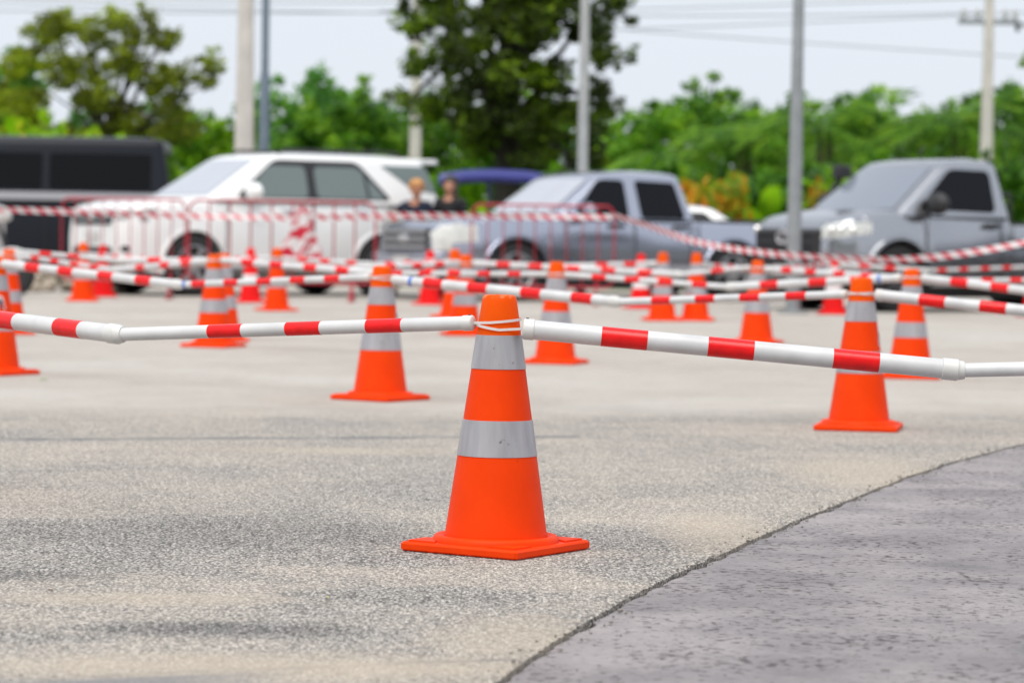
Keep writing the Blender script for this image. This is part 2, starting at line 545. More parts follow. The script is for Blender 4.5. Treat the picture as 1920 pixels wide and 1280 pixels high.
M['wire'] = mat('overhead_wire', (.25, .26, .28), .7)
M['bark'] = mat('bark', (.075, .06, .045), .95, var=.4, scale=12, bump=.8, bscale=25)
M['bark_dark'] = mat('dark_bark', (.035, .03, .024), .95, var=.4, scale=12, bump=.8, bscale=25)
M['grit'] = mat('grit_stone', (.24, .215, .19), .95, var=.5, scale=60)
M['stone'] = mat('rubble_stone', (.40, .34, .27), .95, var=.45, scale=9, bump=.6, bscale=25)

def leaf_material(name, cols, tfac=.45):
    """leaf colours spread over the leaves one by one, with some light passing through"""
    m, n, l, b = new_mat(name)
    g = n.new('ShaderNodeNewGeometry')
    oi = n.new('ShaderNodeObjectInfo')
    tc = n.new('ShaderNodeTexCoord')
    nz = n.new('ShaderNodeTexNoise')
    nz.inputs['Scale'].default_value, nz.inputs['Detail'].default_value = .9, 3
    l.new(tc.outputs['Object'], nz.inputs['Vector'])
    a1 = n.new('ShaderNodeMath'); a1.operation = 'MULTIPLY_ADD'
    l.new(g.outputs['Random Per Island'], a1.inputs[0]); a1.inputs[1].default_value = .45
    a2 = n.new('ShaderNodeMath'); a2.operation = 'MULTIPLY_ADD'
    l.new(nz.outputs['Fac'], a2.inputs[0]); a2.inputs[1].default_value = 1.5; a2.inputs[2].default_value = -.45
    l.new(a2.outputs[0], a1.inputs[2])
    r_ = n.new('ShaderNodeValToRGB')
    els = r_.color_ramp.elements
    while len(els) < len(cols): els.new(.5)
    for i, c in enumerate(cols):
        els[i].position = .12 + .76 * i / (len(cols) - 1)
        els[i].color = (*c, 1)
    l.new(a1.outputs[0], r_.inputs['Fac'])
    hs = n.new('ShaderNodeHueSaturation')
    l.new(r_.outputs[0], hs.inputs['Color'])
    mr = n.new('ShaderNodeMapRange')
    mr.inputs['To Min'].default_value, mr.inputs['To Max'].default_value = .8, 1.2
    l.new(oi.outputs['Random'], mr.inputs['Value'])
    l.new(mr.outputs[0], hs.inputs['Value'])
    l.new(hs.outputs[0], b.inputs['Base Color'])
    b.inputs['Roughness'].default_value = .5
    b.inputs['Specular IOR Level'].default_value = .35
    return translucent(m, hs.outputs[0], tfac)
M['leaf_bright'] = leaf_material('bright_leaves', [(.04, .13, .008), (.13, .32, .010), (.26, .51, .014), (.41, .64, .02)], .55)
M['leaf_mid'] = leaf_material('green_leaves', [(.014, .05, .010), (.055, .165, .014), (.16, .36, .02), (.31, .51, .025)], .55)
M['leaf_blue'] = leaf_material('bluish_leaves', [(.04, .15, .032), (.09, .26, .045), (.16, .37, .05), (.23, .45, .05)], .55)
M['leaf_olive'] = leaf_material('olive_leaves', [(.07, .085, .016), (.15, .175, .018), (.27, .33, .02), (.42, .54, .025)], .55)
M['leaf_dark'] = leaf_material('dark_leaves', [(.034, .052, .016), (.068, .10, .019), (.13, .21, .02), (.40, .62, .015)], .55)
M['leaf_yellow'] = leaf_material('flowering_leaves', [(.20, .46, .008), (.34, .64, .010), (.55, .70, .015), (.95, .50, .015)], .55)
M['leaf_croton'] = leaf_material('croton_leaves', [(.10, .26, .015), (.30, .38, .015), (.75, .36, .02), (.85, .22, .01)], .5)

# =================================================================== setting
def gz(y):
    t = min(1, max(0, (y - 22) / 12))
    return .05 * t * t * (3 - 2 * t)

EDGE = [(-20, -10), (-5, -4), (1, -1.5), (3, -.75), (4.637, -.217), (5.065, -.114), (5.443, -.01), (6.165, .149), (6.943, .343),
        (7.713, .575), (8.576, .847), (10.418, 1.456), (11.377, 1.824), (12.293, 2.223), (13.99, 3.0), (20.936, 6.445), (30, 12), (46, 26)]
EY, EX = [e[0] for e in EDGE], [e[1] for e in EDGE]
def edge_x(y, seed=0.0):
    x = float(np.interp(y, EY, EX))
    return (x - .022 + .009 * noise.noise((y * 2.1, seed, 0)) + .007 * noise.noise((y * 11, seed + 4, 0)) + .007 * noise.noise((y * 45, seed + 9, 0)))

ys = sorted(set([-20, -12, -5, -1, 1, 2.5, 3.5] + list(np.arange(4, 13.5, .025)) + list(np.arange(13.5, 22, .25)) + list(np.arange(22, 46.1, 1.0))))
v, f = [], []
for y in ys:
    e, z = edge_x(y), gz(y)
    v += [(-70, y, z), (e - 3, y, z), (e - .25, y, z), (e - .012, y, z), (e, y, z - .004), (e + .003, y, -.03)]
for i in range(len(ys) - 1):
    for k in range(5):
        f.append((i * 6 + k, i * 6 + k + 1, i * 6 + 7 + k, i * 6 + 6 + k))
tag(add('car_park', mesh_from('car_park', v, f, 40), M['asphalt']), 'worn beige grey asphalt car park under the cones', 'asphalt', kind='structure')
v, f = [], []
for y in ys:
    gap = .010 + .034 * abs(noise.noise((y * 5, 31, 0))) + .012 * abs(noise.noise((y * 33, 37, 0)))
    e, z = edge_x(y) + gap, gz(y) - .003
    v += [(e - .002, y, -.03), (e, y, z - .006), (e + .014, y, z), (e + .4, y, z), (e + 5, y, z), (80, y, z)]
for i in range(len(ys) - 1):
    for k in range(5):
        f.append((i * 6 + k, i * 6 + k + 1, i * 6 + 7 + k, i * 6 + 6 + k))
tag(add('concrete_apron', mesh_from('concrete_apron', v, f, 40), M['apron']), 'mauve grey pitted concrete apron in the lower right', 'concrete', kind='structure')
v = [(-900, -300, -.031), (900, -300, -.031), (900, 46, -.031), (-900, 46, -.031)]
tag(add('soil', mesh_from('soil', v, [(0, 1, 2, 3)]), M['soil']), 'dark soil in the crack between asphalt and concrete', 'soil', kind='structure')
v, f = [], []
gx = np.linspace(-140, 140, 41); gy = [45.9, 46.4, 50, 56, 64, 75, 90, 120, 200, 900]
for y in gy:
    for x in gx:
        s = 6 if y > 500 else 1
        v.append((x * s, y, -.02 + (0 if y < 47 else .12 + .12 * noise.noise((x * .2, y * .2, 3)))))
for j in range(len(gy) - 1):
    for i in range(40):
        f.append((j * 41 + i, j * 41 + i + 1, j * 41 + 42 + i, j * 41 + 41 + i))
tag(add('grass_verge', mesh_from('grass_verge', v, f, 60), M['grass']), 'green grassy ground beyond the car park', 'grass', kind='structure')

# =================================================================== traffic cones
def cone_r(z): return float(np.interp(z, [.03, .59, .685], [.1425, .0610, .0480]))

def cone_meshes():
    prof = [(cone_r(z), z) for z in (.030, .12, .255, .262, .36, .366, .497, .503, .590)]
    body = lathe(prof, 48, False, False)
    tip = lathe([(cone_r(.590), .590), (.0545, .64), (.0485, .680), (.0465, .690), (.0435, .6965), (.0385, .6995), (.020, .7005), (.004, .7005)], 48, False, False)
    b1 = lathe([(cone_r(.2615) - .001, .2605), (cone_r(.2615) + .0016, .2615), (cone_r(.3585) + .0016, .3585), (cone_r(.3585) - .001, .3595)], 48, False, False)
    b2 = lathe([(cone_r(.4985) - .001, .4975), (cone_r(.4985) + .0016, .4985), (cone_r(.5895) + .0016, .5895), (cone_r(.5895) - .001, .5905)], 48, False, False)
    s = .19
    base = box(-s, s, -s, s, .002, .026, .008)
    ring = lathe([(.173, .0255), (.172, .036), (.166, .0425), (.157, .044), (.148, .0415), (.1415, .037)], 48, False, False)
    pads = []
    for a, c in ((1, 1), (-1, 1), (-1, -1), (1, -1)):
        tri = [(a * .172, c * .172), (a * .172, c * .085), (a * .125, c * .112), (a * .112, c * .125), (a * .085, c * .172)]
        if a * c < 0: tri = tri[::-1]
        pads.append(prism([(x, y, .0305) for x, y in tri], (0, 0, -.006)))
    g = {}
    g['body'] = mesh_from('cone_body', *body, 40)
    g['tip'] = mesh_from('cone_tip', *tip, 50)
    g['band1'] = mesh_from('cone_band_low', *b1, 40)
    g['band2'] = mesh_from('cone_band_high', *b2, 40)
    g['base'] = mesh_from('cone_base', *base, 30)
    g['ring'] = mesh_from('cone_ring', *ring, 50)
    g['pads'] = [mesh_from('cone_pad', *p, 30) for p in pads]
    # warning sticker: white rounded patch with a dark triangle, curved round the body between the bands
    def patch(poly, off):
        vv = []
        for u, z in poly:
            r = cone_r(z) + off
            a = u / r
            vv.append((r * math.cos(a), r * math.sin(a), z))
        return vv, [tuple(range(len(vv)))]
    g['sticker'] = mesh_from('cone_sticker', *patch(roundpoly([(-.030, .385), (.030, .385), (.012, .468), (-.012, .468)], .012), .0012))
    tri = patch(roundpoly([(-.019, .415), (.019, .415), (0, .462)], .005), .0022)
    line = patch([(-.021, .394), (.021, .394), (.020, .404), (-.020, .404)], .0022)
    g['triangle'] = mesh_from('cone_triangle', *tri)
    g['line'] = mesh_from('cone_line', *line)
    return g
CG = cone_meshes()
CG_RED = {k: ([m.copy() for m in v] if isinstance(v, list) else v.copy()) for k, v in CG.items()}

def cone(label, x, y, rz, red=False, sticker=None, scale=1.0, tilt=(0, 0), group='orange traffic cones holding the striped poles'):
    g = CG_RED if red else CG
    om = M['red_cone'] if red else M['orange']
    o = thing('traffic_cone', label, 'traffic cone', (x, y, gz(y)), rz, 'red traffic cones by the parked cars' if red else group)
    o.scale = (scale,) * 3
    o.rotation_euler = (R(tilt[0]), R(tilt[1]), rz)
    bs = add('base', g['base'], om, o)
    add('base_ring', g['ring'], om, bs)
    for p in g['pads']: add('base_pad', p, om, bs)
    add('body', g['body'], om, o)
    add('tip', g['tip'], om if red else M['orange_lit_tip'], o)
    add('reflective_band', g['band1'], M['white_print'] if red else M['band'], o)
    add('reflective_band', g['band2'], M['white_print'] if red else M['band'], o)
    if sticker is not None:                      # sticker gives the world direction it faces
        st = add('sticker', g['sticker'], M['white_print'], o, rot=(0, 0, R(sticker) - rz))
        add('sticker_triangle', g['triangle'], M['navy_print'], st)
        add('sticker_line', g['line'], M['navy_print'], st)
    return o

cone('nearest orange cone in sharp focus at the centre with two grey bands', -.036, 7.78, R(-33), sticker=80)
cone('orange cone just left of and behind the sharp centre cone', -.686, 14.89, R(-35), sticker=-8)
cone('orange cone on the right beside the concrete apron, pole passing before it', 1.607, 13.11, R(-12), sticker=-12)
cone('orange cone standing half behind the right cone with a striped pole tied on', 2.553, 18.21, R(-10), sticker=-14)
cone('orange cone cut by the left edge with a dark triangle sticker facing us', -3.068, 16.90, R(-28), sticker=-62, tilt=(0, 0))
cone('orange cone peeking out behind the stickered cone at the left edge', -4.156, 23.46, R(20))
cone('orange cone in the left middle in front of the white car front wheel', -2.256, 21.48, R(-20), tilt=(0, 0))
cone('orange cone almost hidden behind the left middle cone', -2.31, 22.70, R(15))
cone('blurred orange cone below the white car front bumper', -4.997, 33.06, R(5), scale=.97)
cone('blurred short looking orange cone below the crumpled tape on the fence', -2.536, 30.54, R(30), scale=.96)
cone('orange cone directly behind the right shoulder of the centre cone', .299, 19.54, R(-18), sticker=100)
cone('blurred orange cone below the lavender pickup headlamp, left of the centre cone', -.413, 24.70, R(12))
cone('orange cone mostly hidden behind the cone below the lavender pickup headlamp', -.600, 29.2, R(-25))
cone('blurred orange cone, left one of the close pair below the pickup doors', 1.539, 29.25, R(8))
cone('blurred orange cone, right one of the close pair below the pickup doors', 1.894, 29.40, R(-9))
cone('blurred orange cone left of the steel lamp post foot', 2.056, 23.93, R(-22))
cone('red cone beside the white car front wheel at the far left', -5.104, 35.4, R(10), red=True, scale=.92)
cone('red cone behind the fence foot left of the white car middle', -3.10, 33.6, R(25), red=True, scale=.92)
cone('red cone left of the blurred orange cone below the pickup headlamp', -.99, 33.9, R(-15), red=True, scale=.92)
cone('red cone with pale bands below the pickup front door', 1.51, 33.6, R(18), red=True, scale=.92)
cone('red cone in front of the silver pickup bumper, behind the right cones', 3.655, 32.4, R(-8), red=True, scale=.92)
cone('red cone at the right edge in front of the silver car', 5.98, 32.66, R(4), red=True, scale=.92)
# the cones just outside the picture that carry the poles running out of it
cone('orange cone carrying the front pole beyond the left edge', -2.01, 9.20, R(-25))
cone('orange cone carrying the front pole beyond the right edge', 2.325, 7.60, R(-30))
cone('orange cone carrying the second pole beyond the right edge', 3.57, 12.17, R(-20))
cone('orange cone carrying the third pole beyond the right edge', 4.67, 16.68, R(10))
cone('orange cone carrying the fourth pole beyond the right edge', 4.67, 20.98, R(25))

# =================================================================== striped poles
RT, RS = .0267, .0192          # thick and thin pipe radius
def pole(label, A, J, B, thick_first, blue=(), tieA=None, tieB=None, hero=False):
    """two white pipes joined by a coupler at J, with red bands and an end cap at A and B; ties run round the cones"""
    A, J, B = Vector(A), Vector(J), Vector(B)
    root = thing('striped_pole', label, 'barrier pole', tuple(J), 0, 'red and white poles tied between the cones')
    nseg = 28 if hero else 14
    def put(name, pts, rad, m, par=root, n=nseg):
        vv, ff = tube([Vector(p) - (J if par is root else Vector(par.location) + J) for p in pts], rad, n)
        return add(name, mesh_from(name, vv, ff, 40), M[m], par, (0, 0, 0) if par is root else (0, 0, 0))
    for P, Q, thick in ((A, J, thick_first), (B, J, not thick_first)):
        r = RT if thick else RS
        d = (Q - P)
        L = d.length
        d.normalize()
        nm = 'thick_pipe' if thick else 'thin_pipe'
        stop = L - (.012 if thick else -.01)
        put(nm, [P + d * .02, P + d * stop], r, 'pvc')
        # end cap with rounded rim
        cr = r + .0022
        put('end_cap', [P - d * .001, P + d * .001, P + d * .004, P + d * .030, P + d * .031], [cr - .006, cr - .0025, cr, cr, cr - .002], 'pvc_fit')
        sc = (P + d * .012) + Vector((0, 0, cr - .001))
        put('screw', [sc, sc + Vector((0, 0, .003))], .0045, 'screw', n=8)
        # red bands
        s, k = (.215, 0) if thick else (.22, 0)
        wd = .125 if thick else .113
        gaps = [.165, .215, .19, .2] if thick else [.15, .148, .15, .15]
        while s + wd < L - .10:
            put('red_band', [P + d * s, P + d * (s + wd)], r + .0006, 'red_tape')
            s += wd + gaps[k % 4]
            k += 1
    # coupler: collar on the thick end, lip round the thin pipe
    T = A if thick_first else B
    S = B if thick_first else A
    dt, ds = (J - T).normalized(), (S - J).normalized()
    put('coupler', [J - dt * .050, J - dt * .048, J - dt * .008, J - dt * .006, J - dt * .001, J + ds * .006, J + ds * .012, J + ds * .013],
        [RT, RT + .0028, RT + .0028, RT + .0008, RT - .0008, RT - .0012, RT - .003, RS], 'pvc_fit')
    for t in blue:                                   # turns of blue tape
        P, Q = (A, J) if t < .5 else (J, B)
        u = t * 2 if t < .5 else (t - .5) * 2
        r = RT if ((t < .5) == thick_first) else RS
        d = (Q - P).normalized()
        c = P.lerp(Q, u)
        put('blue_tape_ring', [c - d * .010, c + d * .010], r + .0009, 'blue_tape')
    # nylon ties: a flat loop from the end cap round the cone
    for P, tie in ((A, tieA), (B, tieB)):
        if tie is None: continue
        cx, cy = tie[0], tie[1]
        zc = P.z + (tie[2] if len(tie) > 2 else 0)
        rr = cone_r(min(zc - gz(cy), .66)) + .003
        c = Vector((cx, cy, zc))
        dirv = Vector((P.x - cx, P.y - cy, 0)).normalized()
        a0 = math.atan2(dirv.y, dirv.x)
        loop = []
        spread = .95
        rise = tie[3] if len(tie) > 3 else .010
        for i in range(25):
            a = a0 + spread + (2 * math.pi - 2 * spread) * i / 24
            u = (1 - math.cos(a - a0)) / 2
            loop.append(c + Vector((rr * math.cos(a), rr * math.sin(a), rise * u)))
        path = [P] + loop + [P]
        vv, ff = [], []
        hw = .0035
        for i, p in enumerate(path):
            q = p - J
            vv += [q + Vector((0, 0, hw)), q - Vector((0, 0, hw))]
            out = Vector((p.x - cx, p.y - cy, 0)).normalized() * .0016
            vv += [q + Vector((0, 0, hw)) + out, q - Vector((0, 0, hw)) + out]
        for i in range(len(path) - 1):
            a, b_ = i * 4, i * 4 + 4
            ff += [(a, a + 1, b_ + 1, b_), (a + 3, a + 2, b_ + 2, b_ + 3), (a + 2, a, b_, b_ + 2), (a + 1, a + 3, b_ + 3, b_ + 1)]
        add('cable_tie', mesh_from('cable_tie', vv, ff, 60), M['tie'], root)
    return root

pole('sharp striped pole running left from the centre cone', (-.106, 7.765, .622), (-1.145, 8.30, .556), (-1.945, 9.13, .600), False, tieA=(-.036, 7.78, 0, .012), tieB=(-2.01, 9.20), hero=True)
pole('sharp striped pole running right from the centre cone', (.029, 7.735, .609), (1.215, 7.70, .516), (2.26, 7.60, .560), True, tieA=(-.036, 7.78, -.008, .020), tieB=(2.325, 7.60), hero=True)
pole('striped pole from the stickered left cone to the cone left of centre', (-3.02, 16.86, .655), (-1.859, 15.9, .566), (-.745, 14.91, .639), True, (.515,), (-3.068, 16.9), (-.686, 14.89))
pole('striped pole crossing behind the centre cone to the right cone', (-.625, 14.86, .628), (.522, 14.0, .550), (1.545, 13.15, .620), True, (.045,), (-.686, 14.89), (1.607, 13.11))
pole('striped pole leaving the right cone towards the right edge', (1.672, 13.09, .620), (2.55, 12.62, .543), (3.51, 12.19, .610), True, (), (1.607, 13.11), (3.57, 12.17))
pole('striped pole from the hidden left cone to the left middle cone', (-4.09, 23.41, .650), (-3.151, 22.5, .556), (-2.305, 21.52, .645), False, (), (-4.156, 23.46), (-2.256, 21.48))
pole('uppermost striped pole starting at the hidden cone on the left', (-4.09, 23.43, .685), (-3.20, 23.1, .625), (-2.37, 22.72, .640), False, (), None, (-2.31, 22.7))
pole('striped pole from the left middle cone to the cone behind the centre one', (-2.190, 21.43, .655), (-1.007, 20.5, .589), (.238, 19.58, .611), True, (), (-2.256, 21.48), (.299, 19.54))
pole('striped pole from the cone behind the centre one to the half hidden right cone', (.36, 19.5, .611), (1.422, 18.8, .556), (2.490, 18.25, .640), False, (.94,), (.299, 19.54), (2.553, 18.21))
pole('striped pole leaving the half hidden right cone towards the right edge', (2.615, 18.17, .642), (3.55, 17.42, .540), (4.61, 16.72, .615), True, (), (2.553, 18.21), (4.67, 16.68))
pole('striped pole from the cone behind the left middle cone to the pickup headlamp cone', (-2.24, 22.76, .640), (-1.33, 23.6, .580), (-.475, 24.66, .633), False, (), (-2.31, 22.7), (-.413, 24.7))
pole('striped pole from the pickup headlamp cone to the cone by the lamp post', (-.345, 24.68, .634), (1.42, 24.1, .572), (1.992, 23.95, .640), True, (), (-.413, 24.7), (2.056, 23.93))
pole('striped pole from the cone by the lamp post to the right edge', (2.12, 23.88, .632), (3.28, 22.35, .575), (4.61, 21.02, .62), True, (), (2.056, 23.93), (4.67, 20.98))
pole('far striped pole below the white car front bumper', (-4.93, 33.0, .598), (-3.769, 31.8, .545), (-2.60, 30.6, .600), False, (), (-4.997, 33.06), (-2.536, 30.54))
pole('far striped pole below the white car rear door', (-2.47, 30.5, .600), (-1.50, 29.9, .56), (-.665, 29.24, .61), True, (), (-2.536, 30.54), (-.600, 29.2))
pole('far striped pole in front of the lavender pickup doors', (-.535, 29.2, .612), (.50, 29.2, .575), (1.475, 29.25, .620), False, (), (-.600, 29.2), (1.539, 29.25))
pole('far striped pole in front of the silver pickup grille', (1.958, 29.45, .608), (2.72, 30.6, .555), (3.60, 32.33, .625), True, (), (1.894, 29.4), None)
pole('far striped pole below the silver pickup door', (3.72, 32.4, .615), (4.72, 32.4, .56), (5.92, 32.68, .62), True, (), None, None)

# =================================================================== vehicles
def tab(t, x): return float(np.interp(x, [a for a, _ in t], [b_ for _, b_ in t]))

def car_body(x0, x1, zb, zt, w, arches, sill=.32, crown=.03, step=.06):
    xs = list(np.arange(x0, x1, step)) + [x1]
    for t in (zb, zt, w): xs += [a for a, _ in t if x0 <= a <= x1]
    for xa, za, ra in arches:
        dx = math.sqrt(max(ra * ra - (za - sill) ** 2, 0))
        xs += list(xa + ra * np.cos(np.linspace(0, math.pi, 19))) + [xa - ra - .001, xa + ra + .001]
    xs = sorted(set(round(float(x), 4) for x in xs if x0 - 1e-6 <= x <= x1 + 1e-6))
    fr = [0, .06, .16, .3, .45, .6, .72, .82, .9, .96]
    v = []
    for x in xs:
        b_, t, ww = tab(zb, x), tab(zt, x), tab(w, x)
        lo = b_
        for xa, za, ra in arches:
            if abs(x - xa) <= ra: lo = max(lo, za + math.sqrt(ra * ra - (x - xa) ** 2))
        half = []
        for q in fr:
            z = lo + (t - lo) * q
            zn = (z - b_) / max(t - b_, .01)
            s = float(np.interp(zn, [0, .12, .35, .62, .8, .93, 1], [.955, .985, 1.0, .995, .975, .945, .90]))
            half.append((ww * s, z))
        half += [(ww * .86, t + crown * .1), (ww * .5, t + crown * .75), (0, t + crown)]
        v += [(x, y, z) for y, z in half] + [(x, -y, z) for y, z in half[-2::-1]]
    n = 2 * (len(fr) + 3) - 1
    f = []
    for i in range(len(xs) - 1):
        for k in range(n - 1):
            f.append((i * n + k, i * n + k + 1, (i + 1) * n + k + 1, (i + 1) * n + k))
        f.append((i * n + n - 1, i * n, (i + 1) * n, (i + 1) * n + n - 1))
    f.append(tuple(range(n)))
    f.append(tuple((len(xs) - 1) * n + k for k in range(n - 1, -1, -1)))
    return v, f

def body_patch(x0, x1, zb, zt, w, arches, pred, off=.007):
    """the part of a body's skin chosen by pred(x, y, z), lifted off it: flush lamps and panels"""
    v, f = car_body(x0, x1 + off, zb[:-1] + [(zb[-1][0] + off, zb[-1][1])], [(a, z + off) for a, z in zt[:-1]] + [(zt[-1][0] + off, zt[-1][1] + off)],
                    [(a, q + off) for a, q in w[:-1]] + [(w[-1][0] + off, w[-1][1] + off)], arches, step=.025)
    keep = []
    for q in f:
        if len(q) > 4: continue
        c = [sum(v[i][k] for i in q) / len(q) for k in range(3)]
        if pred(*c): keep.append(q)
    used = sorted(set(i for q in keep for i in q))
    ix = {i: k for k, i in enumerate(used)}
    return [v[i] for i in used], [tuple(ix[i] for i in q) for q in keep]

def rrect(xr, xf, w, rc, k=5, bow=0.0, m=8):
    out = []
    def fx(x, y): return x + bow * (1 - (y / w) ** 2) if x > (xr + xf) / 2 else x
    def arc(cx, cy, a0):
        for i in range(k + 1):
            a = R(a0 + 90 * i / k)
            out.append((cx + rc * math.cos(a), cy + rc * math.sin(a)))
    arc(xf - rc, w - rc, 0); arc(xr + rc, w - rc, 90); arc(xr + rc, -w + rc, 180); arc(xf - rc, -w + rc, 270)
    for i in range(1, m):
        out.append((xf, -w + rc + (2 * w - 2 * rc) * i / m))
    return [(fx(x, y), y) for x, y in out]

class Cab:
    def __init__(s, xr0, xf0, w0, z0, xr1, xf1, w1, z1, rc=.12, bow=.14):
        s.__dict__.update(locals())
    def mesh(s):
        v, f = [], []
        lv = [(t, 0, 0) for t in (0, .2, .4, .6, .8, .9)] + [(.95, .006, 0), (.985, .028, 0), (1.0, .065, .004), (1.0, .16, .022), (1.0, .34, .038)]
        n = 31
        for t, ins, up in lv:
            xr, xf, w = (s.xr0 + (s.xr1 - s.xr0) * t + ins, s.xf0 + (s.xf1 - s.xf0) * t - ins * 1.6, s.w0 + (s.w1 - s.w0) * t - ins)
            v += [(x, y, s.z0 + (s.z1 - s.z0) * t + up) for x, y in rrect(xr, xf, w, s.rc, 5, s.bow * (1 - .35 * t))]
        for k in range(len(lv) - 1):
            for i in range(n):
                j = (i + 1) % n
                f.append((k * n + i, k * n + j, k * n + n + j, k * n + n + i))
        f.append(tuple((len(lv) - 1) * n + i for i in range(n)))
        return v, f
    def side(s, poly, sg, off=.006, r=.05):
        pts = []
        for x, z in roundpoly(poly, r):
            t = (z - s.z0) / (s.z1 - s.z0)
            pts.append((x, sg * (s.w0 + (s.w1 - s.w0) * t + off), z))
        return prism(pts, (0, -sg * .03, 0))
    def front(s, poly, off=.007):
        (yb, zb), (yt, zt) = poly[1], poly[2]
        v, f, n, m = [], [], 14, 6
        for k in range(m + 1):
            q = k / m
            z = zb + (zt - zb) * q
            hw = yb + (yt - yb) * q
            t = (z - s.z0) / (s.z1 - s.z0)
            w = s.w0 + (s.w1 - s.w0) * t
            for i in range(n + 1):
                y = -hw + 2 * hw * i / n
                x = s.xf0 + (s.xf1 - s.xf0) * t + s.bow * (1 - .35 * t) * (1 - (y / w) ** 2)
                e = w - s.rc
                if abs(y) > e: x -= s.rc - math.sqrt(max(0, s.rc ** 2 - (abs(y) - e) ** 2))
                v.append((x + off, y, z + off * .5))
        for k in range(m):
            for i in range(n):
                a = k * (n + 1) + i
                f.append((a, a + 1, a + n + 2, a + n + 1))
        return v, f
    def rear(s, poly, off=.006, r=.06):
        pts = []
        for y, z in roundpoly(poly, r):
            t = (z - s.z0) / (s.z1 - s.z0)
            pts.append((s.xr0 + (s.xr1 - s.xr0) * t - off, y, z))
        return prism(pts, (.03, 0, 0))

WH = {}
def wheel(root, x, y, r, wdt, rim, spokes=6):
    key = (r, wdt, rim, spokes)
    if key not in WH:
        h = wdt / 2
        ty = lathe([(r * .62, -h * .9), (r * .9, -h), (r * .97, -h * .85), (r, -h * .6), (r, h * .6), (r * .97, h * .85), (r * .9, h), (r * .62, h * .9)], 36, False, False)
        hub = lathe([(r * .63, -h * .8), (r * .63, h * .3), (r * .1, h * .34)], 36, True, True)
        rm = [lathe([(r * .66, h * .92), (r * .62, h * .95), (r * .57, h * .75), (r * .57, h * .3)], 36, False, False), lathe([(r * .17, h * .3), (r * .17, h * .85), (r * .13, h * .9)], 16, False, True)]
        for k in range(spokes):
            a = 2 * math.pi * k / spokes
            bx, bf = box(r * .12, r * .60, -r * .085, r * .085, h * .45, h * .82)
            rm.append(([(px * math.cos(a) - py * math.sin(a), px * math.sin(a) + py * math.cos(a), pz) for px, py, pz in bx], bf))
        WH[key] = [mesh_from('wheel', *hub, 40), mesh_from('tyre', *ty, 50), mesh_from('rim', *join(*rm), 40)]
    hub, ty, rm = WH[key]
    w = add('wheel', hub, M['trim'], root, (x, y, r), (R(-90) if y > 0 else R(90), 0, 0))
    add('tyre', ty, M['rubber'], w)
    add('rim', rm, M[rim], w)

def P(root, name, vf, m, smooth=35, parent=None):
    return add(name, mesh_from(name, *vf, smooth), M[m] if isinstance(m, str) else m, parent or root)

def arch_lip(xa, za, ra, y, wd=.05, out=.03):
    v, f = [], []
    sg = 1 if y > 0 else -1
    n = 20
    for i in range(n + 1):
        a = R(-12) + R(204) * i / n
        for rr, yy in ((ra - .005, y - sg * .06), (ra - .005, y + sg * out), (ra + wd * .6, y + sg * out), (ra + wd, y - sg * .02)):
            v.append((xa + rr * math.cos(a), yy, za + rr * math.sin(a)))
    for i in range(n):
        for k in range(3):
            f.append((i * 4 + k, i * 4 + k + 1, i * 4 + 5 + k, i * 4 + 4 + k))
    return v, f

def seam_line(root, x, y, z0, z1, lean=0):
    P(root, 'door_seam', tube([(x, y, z0), (x + lean, y + (-.004 if y > 0 else .004), z1)], .007, 6), 'trim')

def mirror(root, x, y, z, m, s=1.0):
    sg = 1 if y > 0 else -1
    mi = P(root, 'mirror', ellipsoid((x, y + sg * .13, z + .03), (.075 * s, .13 * s, .095 * s)), m, 60)
    P(root, 'mirror_arm', box(x - .05, x + .04, min(y, y + sg * .1), max(y, y + sg * .1), z - .06, z - .02), 'trim', parent=mi)

HEAD = R(180 + 31)
def place(name, label, near_front, axle_x, half_track, rz=HEAD, scale=1.0):
    """car whose near front wheel stands at near_front"""
    c, s = math.cos(rz), math.sin(rz)
    lx, ly = axle_x * scale, half_track * scale
    x = near_front[0] - (c * lx - s * ly)
    y = near_front[1] - (s * lx + c * ly)
    o = thing(name, label, 'car', (x, y, gz(near_front[1])), rz)
    o.scale = (scale,) * 3
    return o

